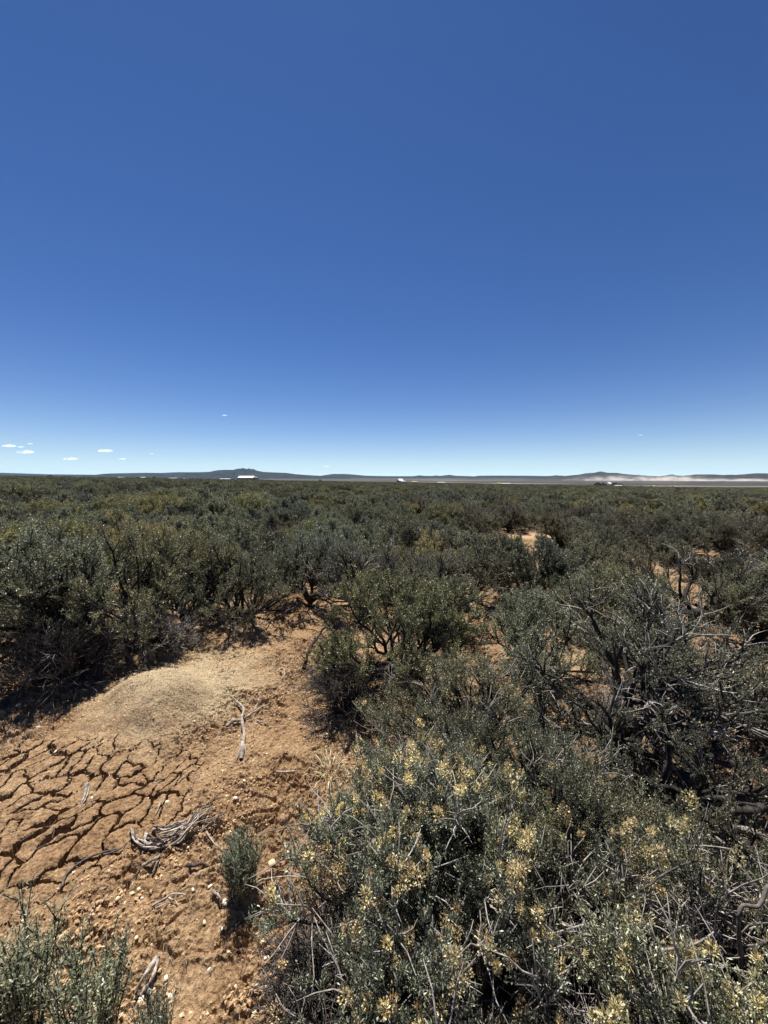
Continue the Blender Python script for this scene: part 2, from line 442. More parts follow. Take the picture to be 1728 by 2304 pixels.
# ------------------------------------------------------------------ hills
def hill_mat(name, lo, hi, sc):
    m, nt, out = mat(name)
    tc = nt.nodes.new('ShaderNodeTexCoord')
    f = noise(nt, sc, 6, 0.65, tc.outputs['Object'])
    r = ramp(nt, f, [(0.35, lo), (0.7, hi)])
    b = nt.nodes.new('ShaderNodeBsdfDiffuse'); nt.links.new(r.outputs[0], b.inputs[0]); nt.links.new(b.outputs[0], out.inputs[0])
    return m
M_HILL = hill_mat('hill_scrub', (0.018, 0.024, 0.024), (0.045, 0.048, 0.04), 0.004)
M_HILLR = hill_mat('hill_brown', (0.028, 0.028, 0.023), (0.07, 0.06, 0.045), 0.004)
def ridge(name, prof, D, W, m, seed, power=0.8):
    prof = np.array(prof, float)
    pxs = np.linspace(prof[0, 0], prof[-1, 0], max(40, int((prof[-1, 0] - prof[0, 0]) / 2.2)))
    py = np.interp(pxs, prof[:, 0], prof[:, 1])
    s = np.linspace(-1, 1, 33)
    S, Xp = np.meshgrid(s, (pxs - CX) / F * D, indexing='ij')
    top = EYE + (HOR - py) / F * D
    T = np.broadcast_to(top, S.shape)
    base = -61.0
    nz = fbm(Xp / (W * 0.35) , S * 3.0, 5, seed)
    fall = np.clip(1 - np.abs(S) ** 1.0, 0, 1) ** power
    H = (T - base) * np.clip(fall * (1 + 0.28 * nz * (1 - fall) * 2.5), 0, 1)
    Y = D + S * W
    V = np.stack([Xp, Y, base + H], -1).reshape(-1, 3)
    n, k = S.shape
    i, j = np.meshgrid(np.arange(n - 1), np.arange(k - 1), indexing='ij'); a = i * k + j
    q = np.stack([a, a + 1, a + k + 1, a + k], -1).reshape(-1, 4)
    return link(name, mesh_np(name, V, q, [m]), kind='structure')
ridge('hill', [(-500, 1066), (-200, 1064), (-60, 1062), (0, 1063.5), (50, 1065), (110, 1067), (200, 1068), (330, 1070), (420, 1074)], 17000, 2500, M_HILL, 3)
ridge('hill', [(180, 1076), (225, 1068), (250, 1065.3), (290, 1064.6), (330, 1063.8), (365, 1064.2), (400, 1062.5), (450, 1062.6), (482, 1061.3), (492, 1058), (510, 1057.2), (528, 1057.5), (537, 1054.5), (545, 1054.3), (549.5, 1053), (555, 1055.3), (558, 1055.4), (562, 1053.6), (567, 1056), (571.5, 1055), (579, 1059), (595, 1062), (645, 1064), (667, 1067), (700, 1069.3), (750, 1072), (790, 1076)], 14500, 1900, M_HILL, 4)
ridge('hill', [(690, 1076), (725, 1070), (748, 1066.5), (775, 1066.3), (800, 1068), (822, 1070.2), (870, 1071.3), (930, 1071.4), (943, 1069.4), (955, 1070.6), (972, 1070.8), (980, 1069.6), (988, 1070.6), (1011, 1068.3), (1023, 1070.2), (1060, 1071.4), (1120, 1076)], 19000, 2300, M_HILL, 5)
ridge('mesa', [(1040, 1076), (1072, 1071.2), (1076, 1070.2), (1130, 1070), (1192, 1070.3), (1225, 1071), (1243, 1070.6), (1250, 1069.2), (1257, 1070.8), (1300, 1072), (1350, 1076)], 17500, 1800, M_HILL, 6)
ridge('hill', [(1200, 1077), (1260, 1071.5), (1300, 1068), (1315, 1064.9), (1339, 1063.4), (1344, 1061.5), (1348, 1060.8), (1353, 1061.6), (1358, 1063.8), (1385, 1064), (1403, 1066.6), (1442, 1070), (1491, 1072), (1560, 1077)], 12000, 1500, M_HILLR, 7)
ridge('mountain', [(1470, 1076), (1491, 1072), (1502, 1068.5), (1509, 1067.2), (1514, 1069), (1520, 1071.8), (1545, 1076)], 26000, 1500, M_HILL, 8)
ridge('hill', [(1440, 1079), (1500, 1073.6), (1522, 1072.4), (1548, 1069.3), (1563, 1067.4), (1604, 1067.4), (1628, 1069.2), (1643, 1068), (1664, 1070), (1682, 1066), (1700, 1064.7), (1728, 1065.3), (1800, 1062), (1900, 1066), (2100, 1063), (2300, 1070)], 9500, 1300, M_HILLR, 9)

# ------------------------------------------------------------------ shrubs
def rvec(r): 
    v = Vector((r.gauss(0, 1), r.gauss(0, 1), r.gauss(0, 1))); return v.normalized()

class Wood:
    def __init__(s): s.v = []; s.f = []; s.t = []; s.n = 0
    def tube(s, pts, rad, k=4):
        n = len(pts)
        if n < 2: return
        up = Vector((0.31, 0.2, 0.93))
        b0 = s.n
        for i in range(n):
            d = (pts[min(i + 1, n - 1)] - pts[max(i - 1, 0)])
            if d.length < 1e-7: d = Vector((0, 0, 1))
            d.normalize()
            a = d.cross(up)
            if a.length < 0.05: a = d.cross(Vector((1, 0, 0)))
            a.normalize(); b = d.cross(a)
            p = pts[i]; r = rad[i]
            for q in range(k):
                c = math.cos(2 * math.pi * q / k) * r; e = math.sin(2 * math.pi * q / k) * r
                s.v.append((p.x + a.x * c + b.x * e, p.y + a.y * c + b.y * e, p.z + a.z * c + b.z * e))
        for i in range(n - 1):
            for q in range(k):
                q2 = (q + 1) % k; x = b0 + i * k
                s.f.append((x + q, x + q2, x + k + q2, x + k + q))
        if k == 3: s.t += [(b0 + (n - 1) * k, b0 + (n - 1) * k + 1, b0 + (n - 1) * k + 2)]
        s.n += n * k
    def arrays(s):
        return np.array(s.v, float).reshape(-1, 3), [np.array(s.f, int).reshape(-1, 4), np.array(s.t, int).reshape(-1, 3)]

def wander(r, p, d, L, n, wob, up):
    pts = [p.copy()]; d = d.normalized()
    for i in range(n):
        d = (d + rvec(r) * wob + Vector((0, 0, up))).normalized()
        p = p + d * (L / n); pts.append(p.copy())
    return pts, d

def grow(seed, h=0.9, rad=0.6, limbs=7, kids=(5, 5, 4), spread=1.0, wob=0.28, trunk=0.06, bare=0.0, r0=0.028, sides=(6, 5, 4, 3), lean=None, upb=0.10):
    """a woody shrub; returns wood, bare twigs, leafy twig list (p, dir, len)"""
    r = random.Random(seed); w = Wood(); dead = Wood(); tips = []
    base, d = wander(r, Vector((0, 0, -0.05)), Vector((r.gauss(0, .2), r.gauss(0, .2), 1)), trunk + 0.05, 3, 0.25, 0.1)
    w.tube(base, [r0 * 1.5, r0 * 1.25, r0 * 1.1, r0 * 1.05], sides[0])
    top = base[-1]
    def reach(p, d):
        # distance to the crown's ellipsoid
        c = Vector((0, 0, h * 0.42)); q = Vector(((p.x - c.x) / rad, (p.y - c.y) / rad, (p.z - c.z) / (h * 0.58)))
        e = Vector((d.x / rad, d.y / rad, d.z / (h * 0.58)))
        A = e.dot(e); B = q.dot(e); Cc = q.dot(q) - 1
        D = B * B - A * Cc
        if D <= 0: return 0.08
        return max(0.05, (-B + math.sqrt(D)) / A)
    def branch(p, d, lev, rr):
        L = reach(p, d)
        if lev == 0: L *= r.uniform(0.30, 0.66)
        elif lev == 1: L = min(L * r.uniform(0.65, 1.0), 0.5 * h)
        elif lev == 2: L = min(L * r.uniform(0.5, 1.2) + 0.04, 0.17 * h)
        else: L = r.uniform(0.035, 0.085)
        n = (6, 5, 4, 2)[lev]
        pts, dd = wander(r, p, d, L, n, (wob * 1.1, wob, wob, wob * 0.6)[lev], (0.02, upb * .6, upb, 0.16)[lev])
        if min(q.z for q in pts) < 0.012:
            for q in pts: q.z = max(q.z, 0.012 + r.random() * 0.02)
        tr = rr * (0.6 if lev < 3 else 0.5)
        rads = [rr + (tr - rr) * i / n for i in range(n + 1)]
        isdead = lev >= 2 and r.random() < bare + (0.72 * max(0.0, min(1.0, (0.33 * h - pts[-1].z) / (0.2 * h))))
        tgt = dead if isdead else w
        tgt.tube(pts, rads, sides[lev])
        if lev == 3:
            if not isdead: tips.append((pts[0], pts[-1], dd))
            return
        if lev == 2 and not isdead: tips.append((pts[2], pts[-1], dd))
        nk = kids[lev]
        for k in range(nk + (1 if lev < 2 else 0)):
            t = 1.0 if k == 0 else r.uniform((0.35, 0.55, 0.3, 0)[lev], 1.0)
            i = min(n, int(t * n + 0.5)); q = pts[i]
            ax = (pts[min(i + 1, n)] - pts[max(i - 1, 0)]).normalized()
            nd = (ax + rvec(r) * (0.35 if k == 0 else 0.95) + Vector((0, 0, 0.12))).normalized()
            if isdead:
                if lev == 2:
                    pp, _ = wander(r, q, nd, r.uniform(0.06, 0.18), 3, 0.35, 0.0)
                    dead.tube(pp, [0.0028, 0.0022, 0.0018, 0.0008], 3)
                continue
            branch(q, nd, lev + 1, max(0.0013, rads[i] * (0.72, 0.6, 0.5)[lev]))
    for i in range(limbs):
        a = 2 * math.pi * (i + r.uniform(-0.3, 0.3)) / limbs
        el = r.uniform(0.12, 1.25) if spread > 0.9 else r.uniform(0.8, 1.35)
        d = Vector((math.cos(a) * math.cos(el), math.sin(a) * math.cos(el), math.sin(el)))
        if lean: d = (d + Vector(lean)).normalized()
        branch(top + Vector((math.cos(a), math.sin(a), 0)) * r0 * 0.5, d, 0, r0 * r.uniform(0.6, 0.95))
    if tips:
        zz = sorted(t[1].z for t in tips)[int(len(tips) * 0.97)]; q = sorted(math.hypot(t[1].x, t[1].y) for t in tips)[int(len(tips) * 0.93)]
        fz = h * 0.95 / zz; fr = rad / q
        for W_ in (w, dead): W_.v = [(a * fr, b * fr, c * fz) for a, b, c in W_.v]
        S = lambda p: Vector((p.x * fr, p.y * fr, p.z * fz))
        tips = [(S(a), S(b), c) for a, b, c in tips]
    return w, dead, tips

def leaves_np(tips, per, L, Wd, seed, spreadf=0.75, up=0.35, jit=0.004):
    g = np.random.default_rng(seed)
    if not tips: return np.zeros((0, 3)), np.zeros((0, 4), int)
    A = np.array([t[0][:] for t in tips]); B = np.array([t[1][:] for t in tips]); D = np.array([t[2][:] for t in tips])
    n = len(tips) * per
    i = np.repeat(np.arange(len(tips)), per)
    t = g.uniform(0.05, 1.12, n)[:, None]
    P = A[i] + (B[i] - A[i]) * t + g.normal(0, jit, (n, 3))
    d = D[i] * 0.7 + g.normal(0, spreadf, (n, 3)) * 0.8 + np.array([0, 0, up])
    d /= np.linalg.norm(d, axis=1)[:, None]
    s = np.cross(d, g.normal(0, 1, (n, 3))); s /= np.linalg.norm(s, axis=1)[:, None]
    l = L * g.uniform(0.6, 1.25, n)[:, None]; w = Wd * g.uniform(0.7, 1.2, n)[:, None]
    nn = np.cross(d, s)
    v0 = P; v1 = P + d * l * 0.62 + s * w * 0.5; v2 = P + d * l + nn * l * 0.08; v3 = P + d * l * 0.62 - s * w * 0.5
    V = np.stack([v0, v1, v2, v3], 1).reshape(-1, 3)
    Q = np.arange(n * 4).reshape(-1, 4)
    return V, Q

def seeds_np(tips, frac, seed, size=0.030, zmin=0.0, n_in=26, bract=0.010):
    g = np.random.default_rng(seed)
    cl = fbm(np.array([t[1].x for t in tips]) * 6, np.array([t[1].y for t in tips]) * 6, 2, seed)
    pick = [t for t, c in zip(tips, cl) if t[1].z > zmin and g.random() < frac * (1.6 if c > 0.12 else 0.12)]
    if not pick: return np.zeros((0, 3)), np.zeros((0, 4), int)
    B = np.array([t[1][:] for t in pick]); n = len(pick) * n_in
    i = np.repeat(np.arange(len(pick)), n_in)
    sz = g.uniform(0.45, 1.35, len(pick))[i][:, None]
    q = g.normal(0, 1, (n, 3)); q /= np.linalg.norm(q, axis=1)[:, None]
    P = B[i] + q * sz * size * np.array([0.55, 0.55, 0.95]) * g.uniform(0.3, 1, n)[:, None] + np.array([0, 0, size * 0.8]) * sz
    d = q + np.array([0, 0, 0.4]) + g.normal(0, .3, (n, 3)); d /= np.linalg.norm(d, axis=1)[:, None]
    s = np.cross(d, g.normal(0, 1, (n, 3))); s /= np.linalg.norm(s, axis=1)[:, None]
    l = bract * g.uniform(0.6, 1.3, n)[:, None]
    V = np.stack([P, P + d * l * .5 + s * l * .24, P + d * l, P + d * l * .5 - s * l * .24], 1).reshape(-1, 3)
    return V, np.arange(n * 4).reshape(-1, 4)

class Proto: pass
PROTO = {}
def make_proto(key, seed, leafm, per=18, L=0.016, Wd=0.0050, seedf=0, seedm=None, seedz=0.4, deadm=None, seed_n=26, ssz=0.03, **kw):
    w, dead, tips = grow(seed, **kw)
    p = Proto(); p.h = kw.get('h', 0.9); p.key = key; p.parts = []
    v, f = w.arrays(); p.parts.append(('trunk', mesh_np('trunk', v, f, [M_BARK]), None))
    if dead.n:
        v, f = dead.arrays(); p.parts.append(('dead_twig', mesh_np('dead_twig', v, f, [deadm or M_DEAD]), 'stuff'))
    if per:
        v, q = leaves_np(tips, per, L, Wd, seed + 1, jit=kw.get('sides', (6,))[0] == 4 and 0.010 or 0.005)
        if len(v): p.parts.append(('foliage', mesh_np('foliage', v, q, [leafm]), 'stuff'))
    if seedf:
        v, q = seeds_np(tips, seedf, seed + 2, ssz, seedz * p.h, seed_n, ssz * 0.30)
        if len(v): p.parts.append(('seed_head', mesh_np('seed_head', v, q, [seedm or M_SEED]), 'stuff'))
    PROTO[key] = p
    return p

def place(key, name, x, y, sc, rz, label, cat, group=None, z=None, mats=None, skip=()):
    p = PROTO[key]
    zz = (zs(x, y) if y < 9 else float(zg(x, y))) if z is None else z
    e = empty(name, (x, y, zz - 0.01), rz, sc)
    tag(e, label, cat, group)
    for nm, me, kind in p.parts:
        if nm in skip: continue
        link(nm, me, parent=e, kind=kind)
    return e

# prototypes seen close
SL = dict(L=0.0108, Wd=0.0030)
make_proto('dense_a', 101, M_LEAF, per=26, h=1.0, rad=0.70, limbs=11, kids=(4, 7, 5), L=0.017, Wd=0.0052)
make_proto('dense_b', 102, M_LEAF_S, per=26, h=1.0, rad=0.64, limbs=10, kids=(4, 7, 5), wob=0.33, L=0.017, Wd=0.0052)
make_proto('green', 103, M_LEAF_G, per=40, h=0.75, rad=0.58, limbs=10, kids=(4, 7, 5), deadm=M_DEADP, L=0.016, Wd=0.005)
make_proto('golden', 104, M_LEAF_G, per=20, h=1.0, rad=0.65, limbs=10, kids=(4, 7, 5), seedf=0.45, seedm=M_SEED_O, seedz=0.6, seed_n=24, ssz=0.036, L=0.017, Wd=0.0052)
make_proto('open_a', 105, M_LEAF, per=30, h=1.0, rad=0.70, limbs=8, kids=(4, 7, 5), wob=0.36, bare=0.14, r0=0.030, trunk=0.16, **SL)
make_proto('open_b', 106, M_LEAF_D, per=28, h=0.85, rad=0.66, limbs=7, kids=(4, 7, 5), wob=0.4, bare=0.16, r0=0.034, trunk=0.16, **SL)
make_proto('seedy_a', 107, M_LEAF_S, per=46, h=0.62, rad=0.5, limbs=9, kids=(4, 6, 5), wob=0.22, bare=0.10, r0=0.013, seedf=0.17, seedz=0.5, upb=0.2, seed_n=90, ssz=0.027, **SL)
make_proto('seedy_b', 108, M_LEAF_S, per=46, h=0.60, rad=0.48, limbs=8, kids=(4, 6, 5), wob=0.25, bare=0.16, r0=0.013, seedf=0.13, seedz=0.55, upb=0.2, seed_n=90, ssz=0.027, **SL)
make_proto('leaning', 109, M_LEAF, per=32, h=0.7, rad=0.58, limbs=9, kids=(4, 6, 5), wob=0.18, bare=0.08, r0=0.018, lean=(-0.35, 0.1, 0.1), seedf=0.012, upb=0.06, seed_n=60, ssz=0.022, **SL)
make_proto('dead_a', 110, M_LEAF_D, per=4, h=0.45, rad=0.38, limbs=12, kids=(5, 5, 4), wob=0.38, bare=0.75, r0=0.010, deadm=M_DEADP)
make_proto('dead_b', 111, M_LEAF_D, per=3, h=0.5, rad=0.45, limbs=10, kids=(5, 5, 4), wob=0.42, bare=0.85, r0=0.010, deadm=M_DEAD)

def make_seedling(key, seed, h, nst, spreadr):
    r = random.Random(seed); w = Wood(); tips = []
    for i in range(nst):
        a = r.uniform(0, 6.28); tilt = r.uniform(0.0, 0.28)
        d = Vector((math.cos(a) * tilt, math.sin(a) * tilt, 1)); L = h * r.uniform(0.55, 1.0)
        pts, dd = wander(r, Vector((math.cos(a), math.sin(a), 0)) * r.uniform(0, spreadr) * 0.4, d, L, 7, 0.06, 0.05)
        pts[0].z = -0.02
        w.tube(pts, [0.0022 - 0.0002 * k for k in range(8)], 4)
        for k in range(1, 7):
            tips.append((pts[k], pts[k + 1], (pts[k + 1] - pts[k]).normalized()))
            if r.random() < 0.8 and k > 1:
                pp, d2 = wander(r, pts[k], Vector((r.gauss(0, .5), r.gauss(0, .5), 0.9)), L * 0.2, 2, 0.1, 0.1)
                w.tube(pp, [0.0018, 0.0014, 0.0008], 3); tips.append((pp[0], pp[-1], d2))
    p = Proto(); p.h = h; p.key = key
    v, f = w.arrays(); p.parts = [('trunk', mesh_np('trunk', v, f, [M_BARK]), None)]
    v, q = leaves_np(tips, 20, 0.0125, 0.0034, seed, 0.6, 0.45, jit=0.004)
    p.parts.append(('foliage', mesh_np('foliage', v, q, [M_LEAF_S2]), 'stuff'))
    PROTO[key] = p
M_LEAF_S2 = leaf_mat('seedling_leaf', [(0.0, (0.16, 0.18, 0.13)), (0.6, (0.36, 0.38, 0.28)), (1.0, (0.68, 0.68, 0.56))], 0.4)
make_seedling('seedling_a', 201, 0.26, 36, 0.13)
make_seedling('seedling_b', 202, 0.42, 34, 0.12)
make_seedling('seedling_c', 203, 0.36, 30, 0.12)

# --- shrubs that can be told apart: (proto, px, py, height at that pixel, scale, rotation, label)
HERO = [
 ('seedling_a', 548, 2022, 0, 1.0, 0.3, 'small upright sage seedling standing alone on the bare soil beside the twisted dead wood'),
 ('seedling_b', 62, 2290, 0.05, (1.25, 1.25, .95), 0.9, 'upright sage seedling in the bottom left corner, the leftmost of the two'),
 ('seedling_c', 205, 2300, 0.06, (1.2, 1.2, .9), 2.2, 'upright sage seedling at the bottom edge, right of the one in the corner'),
 ('seedling_c', 345, 2420, 0.0, 0.7, 4.0, 'smallest sage shoot poking in at the bottom edge beside the chunk of bark'),
 ('green', 885, 1535, 0, 1.12, 0.5, 'bright green-topped sage bush in the middle, right of the clearing'),
 ('dead_a', 770, 1605, 0, 0.7, 1.0, 'low purplish-grey leafless bush at the right edge of the clearing'),
 ('leaning', 1085, 1770, 0, 1.0, 0.0, 'sage bush whose stems lean left over the orange soil'),
 ('open_a', 1385, 1690, 0, 1.02, 0.7, 'open woody sage with a dark vertical trunk right of centre'),
 ('dense_b', 1215, 1550, 0, 0.72, 2.7, 'silvery leafy sage just left of the dark-trunked one'),
 ('open_b', 1545, 1415, 0, 1.0, 1.2, 'dark shrub with a forked Y-shaped black trunk over bare ground'),
 ('dense_b', 1710, 1450, 0, 0.78, 2.0, 'dense green sage at the right edge beside the Y-trunked shrub'),
 ('open_b', 1530, 1880, 0, 0.85, 3.4, 'large sprawling sage with thick dark limbs at the right edge'),
 ('open_a', 1720, 1700, 0, 0.6, 4.1, 'twiggy sage at the right edge above the thick dark limbs'),
 ('dead_b', 1480, 1745, 0, 0.9, 2.0, 'tangle of white dead twigs among the right-hand sages'),
 ('seedy_a', 965, 2000, 0, 0.8, 0.2, 'sage with yellow seed heads overhanging the bare soil'),
 ('seedy_b', 975, 2120, 0, 1.0, 1.7, 'seed-headed sage round a black vertical stem in the foreground'),
 ('seedy_a', 1130, 2240, 0, 1.0, 3.0, 'silver-leaved sage with the thickest yellow seed heads, bottom centre'),
 ('seedy_b', 875, 2390, 0, 0.8, 4.2, 'low sage with yellow seed heads at the bottom edge beside the bare soil'),
 ('seedy_a', 1400, 2330, 0, 1.0, 5.1, 'sage with golden seed heads towards the bottom right corner'),
 ('leaning', 1190, 1960, 0, 0.85, 2.5, 'silvery sage with few seed heads behind the thickest yellow ones'),
 ('leaning', 1300, 2060, 0, 0.72, 1.0, 'leafy sage in the shade left of the thick dark limbs'),
 ('dead_b', 1290, 2290, 0, 0.85, 0.6, 'grey leafless twigs low down between the seed-headed sages'),
 ('dense_a', 1640, 2230, 0, 0.45, 0.4, 'dark leafy sage at the right edge under the pale curved branch'),
 ('dead_b', 1690, 2330, 0, 0.9, 3.3, 'tangle of bare branches in the bottom right corner'),
 ('dead_a', 760, 2300, 0, 0.55, 2.8, 'low bare twigs at the bottom edge left of the seed-headed sage'),
 ('leaning', 1010, 1840, 0, 0.7, 2.2, 'small sage below the leaning one, at the edge of the orange soil'),
 ('dense_b', 90, 1500, 0, 1.15, 0.4, 'tall sage at the left edge behind the ant mound'),
 ('dense_a', 285, 1465, 0, 1.1, 1.9, 'tall grey-green sage behind the ant mound, left of the black shadow'),
 ('dense_a', 545, 1392, 0, 0.95, 4.0, 'rounded sage whose black shadow falls on the clearing'),
 ('golden', 415, 1405, 0, 1.05, 2.0, 'sage tipped with orange seed heads above the clearing'),
 ('dead_a', 120, 1545, 0, 1.0, 0.3, 'low black tangle of twigs at the left edge of the clearing'),
 ('dead_b', 345, 1475, 0, 0.85, 2.4, 'dry twigs with pale bent branches above the ant mound'),
 ('dead_a', 225, 1500, 0, 1.0, 5.4, 'low twiggy bush between the left edge and the pale bent branches'),
 ('dense_a', -60, 1480, 0, 1.05, 3.4, 'sage cut by the left edge of the picture'),
 ('golden', 300, 1330, 0, 1.05, 0.8, 'sage with the brightest golden top in the left half'),
 ('dense_b', 700, 1370, 0, 0.9, 1.1, 'sage behind the top end of the clearing'),
 ('open_a', 830, 1400, 0, 0.9, 3.2, 'grey twiggy sage behind the bright green-topped one'),
 ('open_a', 990, 1400, 0, 0.85, 5.0, 'sage right behind the bright green-topped one, beside bare soil'),
 ('golden', 960, 1330, 0, 0.8, 5.5, 'sage with thin reddish seed stalks in the middle distance'),
 ('green', 1120, 1290, 0, 0.85, 1.0, 'olive green sage left of the winding bare patch'),
 ('dense_a', 1320, 1325, 0, 0.85, 2.5, 'dark spreading shrub on the bare ground behind the open woody sage'),
 ('green', 1420, 1390, 0, 0.8, 3.5, 'low olive sage between the dark spreading shrub and the Y-trunked one'),
]
taken = []
for key, px, py, h, sc, rz, lab in HERO:
    x, y = at(px, py, h)
    nm = 'sage_seedling' if key.startswith('seedling') else ('dead_bush' if key.startswith('dead') else 'sagebrush')
    cat = {'sage_seedling': 'seedling', 'dead_bush': 'dead shrub', 'sagebrush': 'shrub'}[nm]
    place(key, nm, x, y, sc, rz, lab, cat)
    taken.append((x, y, PROTO[key].h * (sc if not isinstance(sc, tuple) else 1) * 0.55))

# field prototypes (seen from further off: fewer, larger leaves)
def field_proto(key, seed, leafm, per, L, Wd, h=0.9, rad=0.66, kids=(4, 7, 4), **kw):
    kw['limbs'] = kw.get('limbs', 7) + 3
    return make_proto(key, seed, leafm, per=per, L=L, Wd=Wd, h=h, rad=rad, kids=kids, sides=(4, 3, 3, 3), **kw)
field_proto('field_a', 301, M_LEAF, 28, 0.023, 0.0085, limbs=7)
field_proto('field_b', 302, M_LEAF_S, 28, 0.023, 0.0085, limbs=8, wob=0.33)
field_proto('field_c', 303, M_LEAF_G, 28, 0.023, 0.0085, h=0.8, limbs=7)
field_proto('field_d', 304, M_LEAF_D, 26, 0.023, 0.0085, limbs=6, wob=0.36, bare=0.1)
field_proto('field_e', 305, M_LEAF_D, 12, 0.024, 0.009, h=0.85, limbs=6, bare=0.3, wob=0.36, deadm=M_DEADP)
field_proto('field_g', 306, M_LEAF_G, 24, 0.024, 0.0085, limbs=7, seedf=0.5, seedm=M_SEED_O, seedz=0.6, seed_n=6, ssz=0.05)
# far ones
M_DRYB = leaf_mat('dry_brush', [(0.0, (0.10, 0.085, 0.065)), (0.6, (0.20, 0.175, 0.14)), (1.0, (0.38, 0.34, 0.28))])
M_GOLDB = leaf_mat('golden_brush', [(0.0, (0.11, 0.10, 0.05)), (0.6, (0.24, 0.20, 0.095)), (1.0, (0.48, 0.38, 0.18))])
def joined(key, seed, leafm, **kw):
    w, dead, tips = grow(seed, sides=(3, 3, 3, 3), **kw)
    v, f = w.arrays(); lv, lq = leaves_np(tips, 26, 0.036, 0.016, seed, jit=0.02)
    nv = len(v)
    V = np.concatenate([v, lv]); fs = [f[0], f[1], lq + nv]
    mi = np.concatenate([np.zeros(len(f[0]) + len(f[1])), np.ones(len(lq))])
    me = mesh_np(key, V, fs, [M_BARK, leafm], matidx=mi)
    return bpy.data.objects.new(key, me)
far_protos = [joined('far_e', 405, M_DRYB, h=0.7, rad=0.6, limbs=8, kids=(3, 5, 3), bare=0.5), joined('far_f', 406, M_GOLDB, h=0.85, rad=0.6, limbs=8, kids=(3, 5, 3)),
              joined('far_a', 401, M_LEAF, h=0.9, rad=0.65, limbs=9, kids=(3, 5, 3)),
              joined('far_b', 402, M_LEAF_S, h=0.85, rad=0.62, limbs=9, kids=(3, 5, 3)),
              joined('far_c', 403, M_LEAF_G, h=0.9, rad=0.62, limbs=8, kids=(3, 5, 3)),
              joined('far_d', 404, M_LEAF_D, h=0.9, rad=0.66, limbs=9, kids=(3, 5, 3), bare=0.1)]

# bare patches in the brush (photo pixels of centre, then radii in metres)
BARE = [(1180, 1240, 0.8, 1.6), (1230, 1275, 0.7, 1.2), (1290, 1310, 1.0, 0.6), (1390, 1190, 1.3, 1.2), (1550, 1166, 1.2, 1.8), (1660, 1272, 1.2, 0.7),
        (1720, 1180, 2.0, 3.0), (1480, 1350, 1.1, 0.6), (1060, 1460, 0.32, 0.8), (1640, 1335, 0.9, 0.5), (1500, 1440, 0.6, 0.4), (1100, 1165, 1.5, 1.5), (1180, 1215, 1.2, 1.0), (1195, 1300, .4, .5), (1440, 1235, .6, .7), (1545, 1200, .8, .9), (1610, 1300, .6, .7), (1640, 1220, 1.2, 1.5)]
BAREW = [(*at(a, b), c, d) for a, b, c, d in BARE]
CLEAR = [(-260, 1600), (0, 1540), (200, 1500), (380, 1440), (560, 1412), (625, 1375), (720, 1380), (720, 1480), (700, 1650), (860, 1700), (700, 1800), (640, 1950), (600, 2150), (460, 2500), (-600, 2500), (-700, 1700)]
CLEARW = [at(a, b) for a, b in CLEAR]
def in_poly(x, y, P):
    c = False; n = len(P); j = n - 1
    for i in range(n):
        if (P[i][1] > y) != (P[j][1] > y) and x < (P[j][0] - P[i][0]) * (y - P[i][1]) / (P[j][1] - P[i][1] + 1e-12) + P[i][0]: c = not c
        j = i
    return c

def field_points():
    pts = []
    r = np.random.default_rng(77)
    bands = [(2.2, 9, 0.66, 0.84), (9, 20, 0.78, 0.92), (20, 60, 0.86, 1.0), (60, 150, 1.1, 1.15), (150, 420, 1.9, 1.4), (420, 750, 3.2, 1.8)]
    for y0, y1, step, sc in bands:
        m = y1 * 1.22 + 3
        gx = np.arange(-m, m, step); gy = np.arange(y0, y1, step)
        X, Y = np.meshgrid(gx, gy)
        X = X + r.uniform(-.42, .42, X.shape) * step; Y = Y + r.uniform(-.42, .42, X.shape) * step
        X = X.ravel(); Y = Y.ravel()
        ok = np.abs(X) < 1.16 * Y + 1.5
        # thinner brush on the right and where the noise opens it
        n = fbm(X / 4.5, Y / 4.5, 3, 120); right = sstep(-0.1, 0.7, X / np.maximum(Y, 1)) * sstep(60, 15, Y)
        ok &= n > (-0.75 + 0.12 * right)
        X = X[ok]; Y = Y[ok]
        S = sc * r.uniform(0.6, 1.2, len(X)) * (1 + 0.24 * fbm(X / 3.0, Y / 3.0, 2, 140)) * np.where(X < -0.3 * Y, 1.08, 0.92)
        for x, y, s in zip(X, Y, S):
            if y < 20:
                if in_poly(x, y, CLEARW): continue
                if y < 2.7 and x > -0.2: continue
                if y < 3.9 and -1.0 < x < 0.55: continue
                if any(math.hypot(x - a, y - b) < c * 0.9 + 0.12 for a, b, c in taken): continue
            if y < 60 and any(((x - a) / (c * .8 + 0.15)) ** 2 + ((y - b) / (d * .8 + 0.2)) ** 2 < 1 for a, b, c, d in BAREW): continue
            pts.append((x, y, s))
    return np.array(pts)
FP = field_points()
dist = np.hypot(FP[:, 0], FP[:, 1])
vis = np.abs(FP[:, 0]) < 1.02 * (FP[:, 1] * 0.996 + 0.14) + 0.4
order = np.argsort(np.where(vis, dist, 1e9))
NIND = 262
ind = set(order[:NIND].tolist())
rmax = dist[order[NIND - 1]]
r = random.Random(9)
